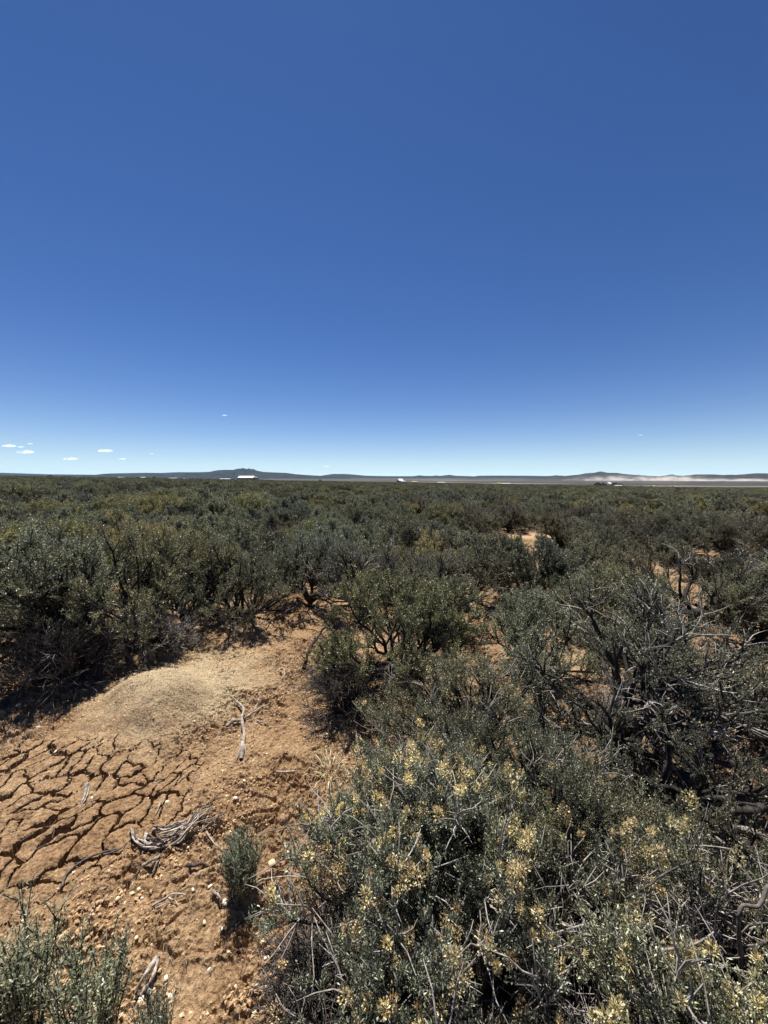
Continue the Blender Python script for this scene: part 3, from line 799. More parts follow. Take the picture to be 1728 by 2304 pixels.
for i in order[:NIND]:
    x, y, s = FP[i]; t = x / y; d = dist[i]
    side = 'left' if t < -0.33 else ('right' if t > 0.33 else 'centre')
    u = r.random()
    gold = fbm(np.array([x / 2.5]), np.array([y / 2.5]), 2, 200)[0] > 0.25 and t < 0.2
    if gold: k = 'field_g'
    elif t > 0.2: k = 'field_a' if u < .2 else 'field_b' if u < .35 else 'field_c' if u < .5 else 'field_d' if u < .8 else 'field_e'
    else: k = 'field_a' if u < .3 else 'field_b' if u < .6 else 'field_c' if u < .75 else 'field_d' if u < .9 else 'field_e'
    look = {'field_a': 'grey-green leafy', 'field_b': 'grey-green leafy', 'field_c': 'olive green leafy', 'field_d': 'dark green', 'field_e': 'dark twiggy half-bare', 'field_g': 'golden-tipped'}[k]
    ppx = CX + F * x / (y * 0.996 + 0.14)
    col = next(t for lim, t in ((130, 'at the left edge'), (300, 'below the small dark-walled house'), (450, 'below the white mobile home'), (620, 'below the white-roofed barn'), (780, 'right of the lone post'),
        (960, 'below the steep-roofed house'), (1100, 'right of the steep-roofed house'), (1250, 'below the low trailer'), (1400, 'below the tall white shed'), (1540, 'below the lone camper'), (9999, 'at the right edge')) if ppx < lim)
    row = next(t for lim, t in ((6, 'just behind the clearing'), (8, 'in the first belt of brush'), (10, 'in the second belt of brush'), (12.5, 'in the third belt of brush'), (99, 'far back in the brush')) if d < lim)
    size = 'tall' if s > 1.05 else ('low' if s < 0.78 else 'mid-sized')
    lab = f'{size} {look} sagebrush {row} {col}'
    place(k, 'sagebrush', x, y, s, r.uniform(0, 6.28), lab, 'shrub', 'sagebrush bushes ' + row)

WT = [0.27, 0.22, 0.15, 0.2, 0.07, 0.09]   # kinds in name order: far_a .. far_f
def scatter(name, pts, protos, label, cat, wts):
    """one object that sets a prototype on each point (geometry nodes)"""
    col = bpy.data.collections.new(name + '_kinds')
    for p in protos: col.objects.link(p)
    P = np.array(pts)
    me = bpy.data.meshes.new(name); me.vertices.add(len(P)); me.vertices.foreach_set('co', P[:, :3].astype(np.float32).ravel())
    for nm, v in (('rz', rng.uniform(0, 6.28, len(P))), ('sc', P[:, 3])):
        a = me.attributes.new(nm, 'FLOAT', 'POINT'); a.data.foreach_set('value', v.astype(np.float32))
    a = me.attributes.new('pick', 'INT', 'POINT'); a.data.foreach_set('value', rng.choice(len(protos), len(P), p=wts).astype(np.int32))
    o = link(name, me, kind='stuff'); tag(o, label, cat)
    ng = bpy.data.node_groups.new(name, 'GeometryNodeTree')
    ng.interface.new_socket('Geometry', in_out='INPUT', socket_type='NodeSocketGeometry')
    ng.interface.new_socket('Geometry', in_out='OUTPUT', socket_type='NodeSocketGeometry')
    n = ng.nodes; l = ng.links
    gi = n.new('NodeGroupInput'); go = n.new('NodeGroupOutput')
    ci = n.new('GeometryNodeCollectionInfo'); ci.inputs['Collection'].default_value = col
    ci.inputs['Separate Children'].default_value = True; ci.inputs['Reset Children'].default_value = True
    ip = n.new('GeometryNodeInstanceOnPoints'); ip.inputs['Pick Instance'].default_value = True
    def na(nm, t):
        q = n.new('GeometryNodeInputNamedAttribute'); q.data_type = t; q.inputs['Name'].default_value = nm
        return [s for s in q.outputs if s.enabled][0]
    cx = n.new('ShaderNodeCombineXYZ'); l.new(na('rz', 'FLOAT'), cx.inputs[2])
    l.new(gi.outputs[0], ip.inputs['Points']); l.new(ci.outputs[0], ip.inputs['Instance'])
    l.new(cx.outputs[0], ip.inputs['Rotation']); l.new(na('sc', 'FLOAT'), ip.inputs['Scale']); l.new(na('pick', 'INT'), ip.inputs['Instance Index'])
    l.new(ip.outputs[0], go.inputs[0])
    md = o.modifiers.new('scatter', 'NODES'); md.node_group = ng
    return o
rest = np.array([i for i in range(len(FP)) if i not in ind])
def side_points():
    g = np.random.default_rng(5); out = []
    for x in np.arange(-34, 34, 0.85):
        for y in np.arange(-7, 22, 0.85):
            a = x + g.uniform(-.3, .3); b = y + g.uniform(-.3, .3)
            if abs(a) < 1.16 * max(b, 0) + (1.9 if a < 0 else 0.95) or math.hypot(a, b) < (2.2 if a < 0 else 1.25): continue     # the picture's own field is already there
            if a < 0 and in_poly(a, b, CLEARW): continue
            if a < 0 and b < 2.2 and a > -3.6 and b > -1.5: continue                  # the clearing runs on a little
            out.append((a, b, g.uniform(.6, 1.05)))
    return np.array(out)
FP = np.concatenate([FP, side_points()]); rest = np.concatenate([rest, np.arange(len(dist), len(FP))])
zr = zg(FP[rest, 0], FP[rest, 1]) - 0.03
scatter('brush_field', np.stack([FP[rest, 0], FP[rest, 1], zr, FP[rest, 2]], 1), far_protos, 'dense sagebrush covering the plain out to the skyline', 'brush', WT)

# ------------------------------------------------------------------ dry grass, pebbles, crumbs, twigs
def grass_tuft(x, y, nb, h, rad_, seed, label, lean=(0, 0)):
    g = np.random.default_rng(seed); V = []; Q = []
    n = nb; a = g.uniform(0, 6.28, n); rr = g.uniform(0, rad_ * .3, n)
    P = np.stack([np.cos(a) * rr, np.sin(a) * rr, np.zeros(n)], 1)
    d = np.stack([np.cos(a) * g.uniform(.1, .9, n), np.sin(a) * g.uniform(.1, .9, n), g.uniform(.5, 1, n)], 1)
    L = h * g.uniform(.5, 1.1, n)[:, None]; s = np.stack([-np.sin(a), np.cos(a), a * 0], 1) * 0.0016
    p0 = P; p1 = P + d * L * .5; p2 = P + d * L * .85 + np.array([0, 0, -.12]) * L
    p3 = P + d * L * 1.1 + np.array([0, 0, -.35]) * L
    V = np.stack([p0 - s, p0 + s, p1 - s, p1 + s, p2 - s * .8, p2 + s * .8, p3], 1).reshape(-1, 3)
    b = np.arange(n) * 7
    q = np.concatenate([np.stack([b, b + 1, b + 3, b + 2], 1), np.stack([b + 2, b + 3, b + 5, b + 4], 1)])
    t = np.stack([b + 4, b + 5, b + 6], 1)
    o = link('dry_grass', mesh_np('dry_grass', V, [q, t], [M_STRAW])); o.location = (x, y, zs(x, y) - .005)
    return tag(o, label, 'grass')
for k, (px, py, nb, h, lab) in enumerate([
    (1640, 1600, 500, 0.34, 'pale straw-coloured grass tuft at the right edge behind the thick limbs'),
    (1560, 1560, 260, 0.26, 'smaller pale dry grass tuft left of the big straw-coloured one'),
    (1500, 1900, 300, 0.22, 'brown dry grass tuft at the foot of the thick dark limbs'),
    (740, 1745, 60, 0.12, 'few dry grass blades at the edge of the orange soil')]):
    x, y = at(px, py); grass_tuft(x, y, nb, h, 0.2, 500 + k, lab)

M_PEB = simple('pale_stone', (0.66, 0.60, 0.50), 0.8, 0.2, 60)
M_PEBY = simple('yellow_stone', (0.60, 0.48, 0.30), 0.85, 0.2, 60)
M_PEBG = simple('grey_stone', (0.34, 0.32, 0.29), 0.85, 0.2, 60)
M_CRUMB = simple('soil_crumb', (0.40, 0.26, 0.14), 0.95, 0.4, 25)
def stone_mesh(seed, m):
    import bmesh
    bm = bmesh.new(); bmesh.ops.create_icosphere(bm, subdivisions=2, radius=1)
    r = random.Random(seed); pl = [rvec(r) for _ in range(7)]
    for v in bm.verts:
        for n in pl:
            q = v.co.dot(n)
            if q > 0.72: v.co -= n * (q - 0.72) * 0.9
    me = bpy.data.meshes.new('pebble'); bm.to_mesh(me); bm.free(); me.materials.append(m)
    return me
SM = [stone_mesh(i, (M_PEB, M_PEB, M_PEBY, M_PEB, M_PEBY, M_PEBG)[i]) for i in range(6)]
PEB = [(43, 1601, 11, 0, 'white pebble in the top left of the clearing beside the tangle'), (87, 1649, 12, 0, 'white pebble left of the ant mound'),
 (340, 1704, 8, 3, 'pale pebble on the near foot of the ant mound'), (208, 1805, 11, 0, 'white pebble beside the pale split stick'),
 (333, 1803, 8, 3, None), (376, 1808, 10, 0, 'white pebble above the middle of the twisted dead wood'), (530, 1810, 13, 0, 'round white pebble alone right of the twisted dead wood'),
 (125, 1700, 8, 3, None), (550, 1767, 8, 0, None), (340, 1828, 8, 5, None), (266, 2034, 13, 4, 'yellowish pebble in the lower left of the clearing'),
 (307, 2119, 11, 2, 'cream pebble between the two bottom seedlings and the lone one'), (435, 2014, 8, 0, None), (473, 1997, 10, 0, 'upright white chip left of the lone seedling'),
 (508, 2038, 17, 3, 'cream stone touching the foot of the lone seedling'), (459, 2075, 12, 4, None), (501, 2100, 10, 0, None), (317, 2251, 20, 0, 'largest smooth white stone, bottom centre of the clearing'),
 (335, 2231, 17, 5, 'flat grey stone above the largest white stone'), (346, 2226, 10, 2, None), (374, 2205, 13, 3, None), (394, 2228, 13, 0, None), (383, 2241, 15, 3, 'pale stone right of the largest white stone'),
 (253, 2207, 8, 4, None), (130, 2005, 7, 0, None), (320, 2027, 7, 0, None), (429, 2278, 12, 4, None), (335, 2290, 20, 5, 'broad grey stone at the bottom edge'), (591, 2129, 14, 2, None),
 (612, 1952, 20, 2, 'oblong yellowish stone right of the lone seedling'), (629, 2035, 14, 0, 'smooth white stone by the seed-headed sage'), (644, 1919, 13, 5, None), (649, 1936, 9, 0, None), (644, 1983, 9, 0, None),
 (617, 2026, 9, 4, None), (598, 2170, 10, 3, None), (735, 1655, 9, 0, None), (515, 2145, 9, 4, None), (470, 2180, 8, 0, None), (530, 2230, 9, 2, None), (600, 1700, 6, 0, None), (240, 1560, 6, 3, None)]
r = random.Random(21)
for px, py, w, k, lab in PEB:
    x, y = at(px, py); dep = y * 0.996 + 0.146
    s = w / F * dep * 0.42
    o = link('pebble', SM[k]); z = zs(x, y)
    o.location = (x, y, z + s * 0.25); o.rotation_euler = (r.uniform(-.3, .3), r.uniform(-.3, .3), r.uniform(0, 6.28))
    o.scale = (s * r.uniform(1.0, 1.35), s * r.uniform(0.75, 1.0), s * r.uniform(0.5, 0.75))
    if lab: tag(o, lab, 'stone', 'pebbles on the clearing')
    else: tag(o, 'tiny pale pebble among the others scattered over the clearing soil', 'stone', 'tiny pale pebbles on the clearing')

def crumbs():
    g = np.random.default_rng(91); n = 42000
    d = 1.0 + 4.2 * g.random(n * 2) ** 1.35; x = g.uniform(-1.15, 0.35, n * 2) * (d + .2); y = d
    keep = (0.45 + fbm(x * 2, y * 2, 3, 150)) > g.uniform(0, 1.0, n * 2)
    keep &= np.hypot(x - MX, y - MY) > 0.5 * g.random(n * 2) + 0.35
    cr = crack_region(x, y); bd_, _ = plates(x, y)
    keep &= ~((cr > 0.1) & (bd_ < 0.016)) & (g.random(n * 2) > 0.6 * cr)
    x = x[keep][:n]; y = y[keep][:n]; n = len(x)
    z = relief(x, y); s = 0.0020 + 0.0085 * g.random(n) ** 3.5
    base = np.array([(1, 0, -.2), (-.5, .87, -.2), (-.5, -.87, -.2), (.35, .5, .8), (-.7, 0, .7), (.35, -.6, .6)])
    fb = np.array([(0, 1, 3), (1, 4, 3), (1, 2, 4), (2, 5, 4), (2, 0, 5), (0, 3, 5), (3, 4, 5)])
    V = base[None] * (1 + g.uniform(-.35, .35, (n, 6, 3)))
    a = g.uniform(0, 6.28, n); c = np.cos(a)[:, None]; q = np.sin(a)[:, None]
    V = np.stack([V[..., 0] * c - V[..., 1] * q, V[..., 0] * q + V[..., 1] * c, V[..., 2] * .8], -1) * s[:, None, None]
    V += np.stack([x, y, z + s * .15], 1)[:, None]
    Ff = (fb[None] + (np.arange(n) * 6)[:, None, None]).reshape(-1, 3)
    mi = np.repeat((g.random(n) < 0.06).astype(int), 7)
    o = link('gravel', mesh_np('gravel', V.reshape(-1, 3), Ff, [M_CRUMB, M_PEBY], smooth=False, matidx=mi), kind='stuff')
    tag(o, 'soil crumbs and fine grit strewn over the orange clearing', 'gravel')
    n = 16000; a = g.uniform(0, 6.28, n); rr = 0.95 * np.sqrt(g.random(n)) * g.uniform(.5, 1, n)
    x = MX + 0.12 + np.cos(a) * rr * 1.15; y = MY + 0.22 + np.sin(a) * rr; z = relief(x, y) + .0015
    a = g.uniform(0, 6.28, n); L = g.uniform(.003, .009, n); d = np.stack([np.cos(a), np.sin(a), g.uniform(-.1, .5, n)], 1) * L[:, None]
    sd_ = np.stack([-np.sin(a), np.cos(a), g.uniform(-.5, .5, n)], 1) * .0013; P = np.stack([x, y, z], 1)
    V = np.stack([P - sd_, P + sd_, P + d + sd_, P + d - sd_], 1).reshape(-1, 3)
    o = link('chaff', mesh_np('chaff', V, np.arange(4 * n).reshape(-1, 4), [M_CHAFF]), kind='stuff')
    tag(o, 'straw-coloured chaff and grit spread over the ant mound', 'chaff')
    # thin litter of dry stems under the brush
    n = 24000; y = 1.0 + 7.5 * g.random(n) ** 1.2; x = g.uniform(-1.1, 1.05, n) * (y + .2)
    inc = np.array([in_poly(a, b, CLEARW) for a, b in zip(x, y)])
    k = ~inc | (g.random(n) < 0.16); x = x[k]; y = y[k]; n = len(x)
    z = relief(x, y) + .006; a = g.uniform(0, 6.28, n); L = g.uniform(.012, .05, n)
    d = np.stack([np.cos(a), np.sin(a), g.uniform(-.1, .25, n)], 1) * L[:, None]; s = np.stack([-np.sin(a), np.cos(a), a * 0], 1) * .0009
    s2 = np.array([0, 0, .0013]); P = np.stack([x, y, z], 1)
    V = np.stack([P - s, P + s, P + s2, P + d - s, P + d + s, P + d + s2], 1).reshape(-1, 3); b = np.arange(n) * 6
    q = np.concatenate([np.stack([b + i, b + j, b + j + 3, b + i + 3], 1) for i, j in ((0, 1), (1, 2), (2, 0))])
    o = link('plant_litter', mesh_np('plant_litter', V, q, [M_DEAD]), kind='stuff')
    tag(o, 'broken dry stems littering the soil under the brush', 'litter')
crumbs()

def stick(path, r0, r1, m, seed, name='stick', k=6, parent=None, zoff=0.0, gnarl=0.25, smooth_n=5):
    """path: (px, py, height above soil)"""
    r = random.Random(seed); P = []
    for px, py, h in path:
        x, y = at(px, py, h); P.append(Vector((x, y, zs(x, y) + h)))
    pts = []
    for i in range(len(P) - 1):
        p0 = P[max(i - 1, 0)]; p1 = P[i]; p2 = P[i + 1]; p3 = P[min(i + 2, len(P) - 1)]
        for s in range(smooth_n):
            t = s / smooth_n
            pts.append(0.5 * ((2 * p1) + (p2 - p0) * t + (2 * p0 - 5 * p1 + 4 * p2 - p3) * t * t + (-p0 + 3 * p1 - 3 * p2 + p3) * t ** 3))
    pts.append(P[-1])
    n = len(pts); w = Wood()
    pts = [p + rvec(r) * r0 * gnarl for p in pts]
    rad = [(r0 + (r1 - r0) * i / (n - 1)) * r.uniform(1 - gnarl * .8, 1 + gnarl * .8) for i in range(n)]
    ext = pts[0] + (pts[0] - pts[1]) * 0.15; pts = [ext] + pts; rad = [rad[0] * .25] + rad
    w.tube(pts, rad, k)
    v, f = w.arrays()
    return link(name, mesh_np(name, v, f, [m]), parent=parent)

# twisted bundle of weathered wood
B = empty('dead_branch', (0, 0, 0)); tag(B, 'bundle of twisted weathered grey wood lying curved on the cracked soil', 'dead branch')
bx, by = at(390, 1890); B.location = (bx, by, zs(bx, by))
STR = [
 [(300, 1880, .015), (312, 1905, .02), (345, 1918, .012), (390, 1908, .015), (430, 1880, .03), (455, 1850, .04), (478, 1826, .05)],
 [(315, 1912, .008), (350, 1921, .005), (400, 1905, .008), (440, 1880, .012), (480, 1865, .015), (502, 1850, .02)],
 [(325, 1885, .03), (330, 1900, .03), (365, 1906, .03), (400, 1893, .035), (425, 1870, .04), (448, 1838, .05)],
 [(350, 1870, .015), (375, 1876, .02), (405, 1873, .03), (440, 1855, .03), (485, 1838, .025)],
 [(372, 1872, .02), (400, 1862, .03), (432, 1850, .035), (462, 1835, .045), (476, 1824, .055)],
 [(298, 1868, .02), (305, 1890, .03), (318, 1906, .025), (342, 1910, .025), (380, 1903, .03)],
 [(330, 1915, .01), (370, 1915, .012), (412, 1897, .012), (450, 1872, .02), (484, 1862, .025)],
 [(385, 1898, .02), (415, 1880, .028), (440, 1862, .035), (452, 1832, .05)],
 [(328, 1878, .01), (336, 1893, .02), (352, 1902, .022), (378, 1897, .03), (398, 1880, .03)],
 [(360, 1890, .035), (390, 1885, .04), (420, 1862, .045), (440, 1845, .04)],
]
for i, s in enumerate([[(px + RN.uniform(-7, 7), py + RN.uniform(-6, 6), h + RN.uniform(-.004, .012)) for px, py, h in q] for q in STR + STR + STR[:6]]):
    o = stick(s, 0.0048 if i % 10 < 3 else 0.0036, 0.0016, (M_DRIFT, M_DRIFT, M_DEADP)[i % 3], 600 + i, 'strand', 5)
    o.parent = B; o.matrix_parent_inverse = B.matrix_basis.inverted()
def one(path, r0, r1, m, seed, name, label, cat='stick', k=6, gnarl=.25, forks=()):
    if forks:
        e = empty(name, (0, 0, 0)); x, y = at(*path[0][:2]); e.location = (x, y, zs(x, y)); tag(e, label, cat)
        for j, (pp, a, b) in enumerate([(path, r0, r1)] + list(forks)):
            o = stick(pp, a, b, m, seed + j, 'branch', k, gnarl=gnarl); o.parent = e; o.matrix_parent_inverse = e.matrix_basis.inverted()
        return e
    o = stick(path, r0, r1, m, seed, name, k, gnarl=gnarl); return tag(o, label, cat)
one([(511, 1638, .02), (525, 1628, .025), (545, 1618, .03), (575, 1602, .03), (605, 1586, .025)], .014, .004, M_DRIFT, 700, 'dead_branch', 'weathered branch lying diagonally right of the ant mound, dark at one end', 'dead branch',
    forks=[([(572, 1603, .02), (578, 1590, .03), (584, 1574, .03)], .003, .0012)])
one([(533, 1586, .015), (549, 1595, .05), (544, 1618, .055), (549, 1650, .025), (546, 1680, .02), (543, 1706, .015)], .007, .014, M_DRIFT, 710, 'dead_root', 'pale root with a frayed lower end crossing the diagonal branch', 'dead branch', gnarl=.3,
    forks=[([(548, 1670, .02), (552, 1690, .02), (551, 1712, .01)], .006, .002), ([(545, 1672, .02), (536, 1695, .02), (534, 1710, .01)], .006, .002), ([(532, 1585, .01), (520, 1577, .01), (512, 1572, .01)], .004, .001)])
one([(578, 1625, .01), (592, 1628, .015), (606, 1633, .01)], .005, .002, M_DRIFT, 720, 'stick', 'short pale stick right of the crossed branches')
one([(640, 1510, .01), (638, 1530, .02), (615, 1545, .01), (575, 1548, .01)], .005, .002, M_DRIFT, 722, 'stick', 'thin hooked stick above the crossed branches', forks=[([(638, 1526, .02), (628, 1512, .02), (612, 1505, .01)], .003, .001), ([(600, 1548, .01), (588, 1540, .02)], .002, .001)])
one([(683, 1516, .0), (696, 1480, .12), (718, 1438, .22), (735, 1412, .30)], .02, .008, M_CHAR, 725, 'dead_branch', 'dark dead stem leaning out of the bush at the right of the clearing', 'dead branch', forks=[([(690, 1495, .04), (680, 1486, .1), (674, 1474, .12)], .006, .002), ([(715, 1444, .2), (745, 1440, .25), (760, 1428, .3)], .006, .002)])
one([(652, 1412, .02), (690, 1396, .08), (712, 1392, .12), (738, 1415, .18)], .010, .004, M_CHAR, 728, 'dead_branch', 'dark arched dead stem at the top end of the clearing', 'dead branch')
one([(196, 1774, .02), (190, 1800, .02), (180, 1826, .01)], .009, .003, M_DRIFT, 730, 'stick', 'pale split stick on the cracked mud', forks=[([(202, 1776, .01), (196, 1800, .015), (184, 1822, .01)], .005, .002)])
one([(362, 1808, .01), (355, 1826, .01), (350, 1838, .008)], .005, .002, M_DRIFT, 732, 'stick', 'tiny pale stick above the twisted bundle')
one([(140, 2000, .01), (148, 1972, .012), (175, 1945, .012), (215, 1925, .012), (262, 1912, .012)], .005, .003, M_DEADP, 734, 'root', 'long thin brown root curving left of the twisted bundle', 'root')
one([(232, 1925, .01), (270, 1912, .015), (300, 1885, .012)], .004, .002, M_DEADP, 736, 'stick', 'thin stick lying beside the left end of the twisted bundle')
one([(290, 1996, .01), (310, 1965, .012), (322, 1925, .012)], .004, .003, M_DEADP, 738, 'stick', 'dark stick running down from the twisted bundle')
one([(322, 1958, .01), (340, 1952, .02), (356, 1940, .02), (361, 1933, .015)], .008, .004, M_DRIFT, 740, 'bark_chip', 'pale curled piece of bark below the twisted bundle', 'bark', forks=[([(345, 1968, .01), (352, 1952, .02), (360, 1938, .01)], .005, .003)])
one([(422, 1958, .01), (440, 1955, .02), (455, 1946, .015), (468, 1950, .01)], .007, .004, M_CHAR, 744, 'bark_chip', 'dark curled piece of bark left of the lone seedling', 'bark')
one([(342, 2045, .01), (365, 2030, .02), (390, 2016, .025), (418, 2018, .012)], .0045, .002, M_DRIFT, 746, 'stick', 'thin pale stick in the lower clearing', forks=[([(380, 2022, .01), (396, 2032, .01), (398, 2044, .01)], .003, .001), ([(350, 2052, .01), (372, 2048, .01), (392, 2036, .01)], .003, .001)])
one([(100, 2172, .01), (130, 2168, .01), (162, 2148, .015)], .005, .002, M_DEADP, 750, 'stick', 'thin brown stick between the two bottom left seedlings')
one([(352, 2158, .03), (335, 2190, .03), (305, 2232, .015)], .007, .006, M_DRIFT, 752, 'bark_chip', 'thick grooved piece of wood above the largest white stone', 'bark', gnarl=.35, forks=[([(356, 2160, .02), (346, 2195, .02), (318, 2236, .01)], .008, .005)])
one([(465, 1885, .01), (482, 1905, .015), (497, 1925, .01)], .004, .002, M_DRIFT, 756, 'stick', 'thin straight stick just left of the lone seedling')
one([(480, 2016, .01), (492, 2028, .012), (500, 2036, .01)], .006, .004, M_DRIFT, 758, 'stick', 'short thick stick at the foot of the lone seedling')
one([(572, 2022, .01), (590, 2012, .015), (610, 1990, .015)], .004, .002, M_DRIFT, 760, 'stick', 'grey twig right of the lone seedling', forks=[([(590, 2012, .01), (650, 1998, .02), (700, 1995, .04)], .003, .001)])
one([(545, 1775, .01), (562, 1782, .012), (566, 1765, .012), (556, 1752, .01)], .0025, .0015, M_DRIFT, 764, 'stick', 'small curled twig on the middle of the clearing')
one([(622, 1750, .01), (650, 1746, .015), (668, 1742, .012)], .005, .003, M_DRIFT, 766, 'stick', 'short stick near the right edge of the clearing')
# branches in the foreground brush
one([(1640, 1880, .02), (1600, 1850, .2), (1640, 1820, .3), (1700, 1830, .32), (1790, 1800, .35)], .028, .012, M_BARK, 780, 'dead_limb', 'thick dark horizontal limb at the right edge', 'dead branch')
one([(1530, 1870, .1), (1600, 1860, .2), (1680, 1880, .25), (1780, 1930, .25)], .018, .008, M_DEAD, 784, 'dead_limb', 'pale stripped limb under the thick dark one', 'dead branch')
one([(1760, 2150, .42), (1715, 2140, .42), (1690, 2162, .4), (1682, 2190, .38)], .0045, .003, M_DEADP, 788, 'dead_limb', 'hooked brown branch at the right edge near the bottom', 'dead branch', gnarl=.1)
one([(1725, 2020, .5), (1705, 2052, .5), (1665, 2068, .48), (1660, 2140, .4), (1672, 2230, .25)], .004, .005, M_DEADP, 790, 'dead_limb', 'bent grey branch rising near the right edge', 'dead branch', gnarl=.12)
one([(1780, 2245, .38), (1730, 2256, .38), (1690, 2285, .36), (1640, 2300, .34)], .006, .004, M_DEAD, 792, 'dead_limb', 'pale branch end in the bottom right corner', 'dead branch', gnarl=.1)
one([(1482, 2128, .42), (1530, 2122, .44), (1575, 2115, .46), (1606, 2105, .47)], .003, .002, M_DEAD, 794, 'stick', 'straight pale twig among the seed heads at lower right')
one([(1530, 2150, .4), (1590, 2165, .42), (1640, 2185, .42), (1700, 2196, .4)], .0025, .0015, M_DEAD, 796, 'stick', 'long thin pale twig below the straight one')
one([(1410, 2030, .4), (1450, 2005, .45), (1500, 1975, .48), (1560, 1962, .5), (1600, 1955, .5)], .0035, .002, M_DEADP, 798, 'stick', 'long thin arching twig above the straight pale one')
one([(1490, 2205, .4), (1530, 2250, .35), (1620, 2310, .3)], .003, .002, M_DEAD, 800, 'stick', 'pale twig slanting down to the bottom right')
one([(1470, 1650, .4), (1500, 1680, .4), (1580, 1700, .35)], .003, .002, M_DEAD, 802, 'stick', 'pale bent twig in the open woody sage', forks=[([(1555, 1640, .5), (1575, 1690, .4), (1580, 1740, .3), (1575, 1772, .25)], .005, .002)])
one([(700, 1440, .1), (800, 1480, .3), (860, 1530, .25), (875, 1560, .15)], .004, .007, M_DEAD, 806, 'stick', 'pale straight twigs under the bright green-topped sage', forks=[([(760, 1500, .2), (820, 1540, .2), (865, 1575, .1)], .003, .005)])
for i, (pth, lab) in enumerate([
    ([(245, 1425, .15), (270, 1450, .12), (290, 1470, .08), (302, 1488, .05)], 'pale zigzag twig at the foot of the tall sages on the left'),
    ([(375, 1420, .2), (395, 1415, .2), (415, 1425, .15), (422, 1445, .05)], 'bent pale twig drooping over the clearing'),
    ([(270, 1395, .3), (280, 1370, .4), (295, 1360, .4)], 'short pale twig deep in the tall sages on the left'),
    ([(1010, 1520, .3), (1030, 1535, .3), (1050, 1520, .3), (1062, 1540, .25)], 'small curly pale twig right of the bright green-topped sage')]):
    one(pth, .006, .003, M_DEAD, 820 + i, 'stick', lab)

# ------------------------------------------------------------------ far things: post, buildings, trailers, trees
import bmesh
M_WHITE = simple('white_metal', (0.8, 0.8, 0.8), 0.5, 0.03, 1)
M_PALE = simple('dusty_white', (0.42, 0.41, 0.40), 0.8, 0.08, 1)
M_WALL = simple('dun_wall', (0.30, 0.27, 0.23), 0.9, 0.1, 1)
M_DARKW = simple('dark_wall', (0.07, 0.065, 0.06), 0.9, 0.1, 1)
M_TAN = simple('tan_wall', (0.42, 0.30, 0.19), 0.9, 0.1, 1)
M_ROOFG = simple('grey_roof', (0.45, 0.46, 0.48), 0.6, 0.05, 1)
M_GLASS = simple('dark_glass', (0.02, 0.025, 0.03), 0.1, 0.05, 1)
def box(bm, x0, x1, y0, y1, z0, z1):
    v = [bm.verts.new(p) for p in ((x0, y0, z0), (x1, y0, z0), (x1, y1, z0), (x0, y1, z0), (x0, y0, z1), (x1, y0, z1), (x1, y1, z1), (x0, y1, z1))]
    for f in ((0, 3, 2, 1), (4, 5, 6, 7), (0, 1, 5, 4), (1, 2, 6, 5), (2, 3, 7, 6), (3, 0, 4, 7)): bm.faces.new([v[i] for i in f])
def bobj(name, m, parent, *boxes, roof=None, bevel=0):
    bm = bmesh.new()
    for b in boxes: box(bm, *b)
    if roof:
        x0, x1, y0, y1, z0, z1 = roof
        v = [bm.verts.new(p) for p in ((x0, y0, z0), (x1, y0, z0), (x1, y1, z0), (x0, y1, z0), (x0, (y0 + y1) / 2, z1), (x1, (y0 + y1) / 2, z1))]
        for f in ((0, 1, 5, 4), (2, 3, 4, 5), (0, 4, 3), (1, 2, 5), (0, 3, 2, 1)): bm.faces.new([v[i] for i in f])
    if bevel: bmesh.ops.bevel(bm, geom=bm.edges[:], offset=bevel, segments=2, affect='EDGES')
    me = bpy.data.meshes.new(name); bm.to_mesh(me); bm.free(); me.materials.append(m)
    return link(name, me, parent)
def house(px, Y, W, D, H, RH, wm, rm, label, cat='building', name='building', up=0.0, rz=0.0, nwin=3):
    x = (px - CX) / F * Y; e = empty(name, (x, Y, float(zg(x, Y)) + up), rz); tag(e, label, cat)
    bobj('wall', wm, e, (-W / 2, W / 2, -D / 2, D / 2, -2, H))
    bobj('roof', rm, e, roof=(-W / 2 - .3, W / 2 + .3, -D / 2 - .3, D / 2 + .3, H, H + RH))
    for i in range(nwin):
        xx = -W / 2 + W * (i + .5) / nwin
        bobj('window', M_GLASS, e, (xx - .6, xx + .6, -D / 2 - .05, -D / 2 + .1, H * .35, H * .75))
    return e
house(557, 560, 21.5, 14, 3.2, 2.6, M_WALL, M_WHITE, 'long low barn with a bright white roof on the skyline', name='barn', up=1.4, nwin=4)
house(578, 560, 3, 3, 2.6, .6, M_PALE, M_PALE, 'small white shed at the right end of the white-roofed barn', 'shed', 'shed', 2.6, nwin=1)
house(509, 600, 16, 6, 1.6, .8, M_PALE, M_ROOFG, 'pale flat outbuilding left of the white-roofed barn', name='outbuilding', up=.7)
house(392, 640, 13, 6, 1.7, .7, M_PALE, M_PALE, 'long white mobile home left of the barn', 'mobile home', 'mobile_home', .6)
house(418, 640, 4, 4, 1.5, .8, M_PALE, M_ROOFG, 'small pale shed just right of the long white mobile home', 'shed', 'shed', .5, nwin=1)
house(325, 640, 7, 5, 1.6, 1.2, M_WALL, M_PALE, 'small house with white roof left of the mobile home', 'house', 'house', .8, nwin=2)
house(275, 640, 10, 5, 1.6, .8, M_DARKW, M_ROOFG, 'dark low house furthest left of the white-roofed ones', 'house', 'house', .6, nwin=2)
house(900, 480, 6, 6, 2.6, 2.6, M_WALL, M_WHITE, 'house with a steep bright white roof in the middle of the skyline', 'house', 'house', .9, .5, 2)
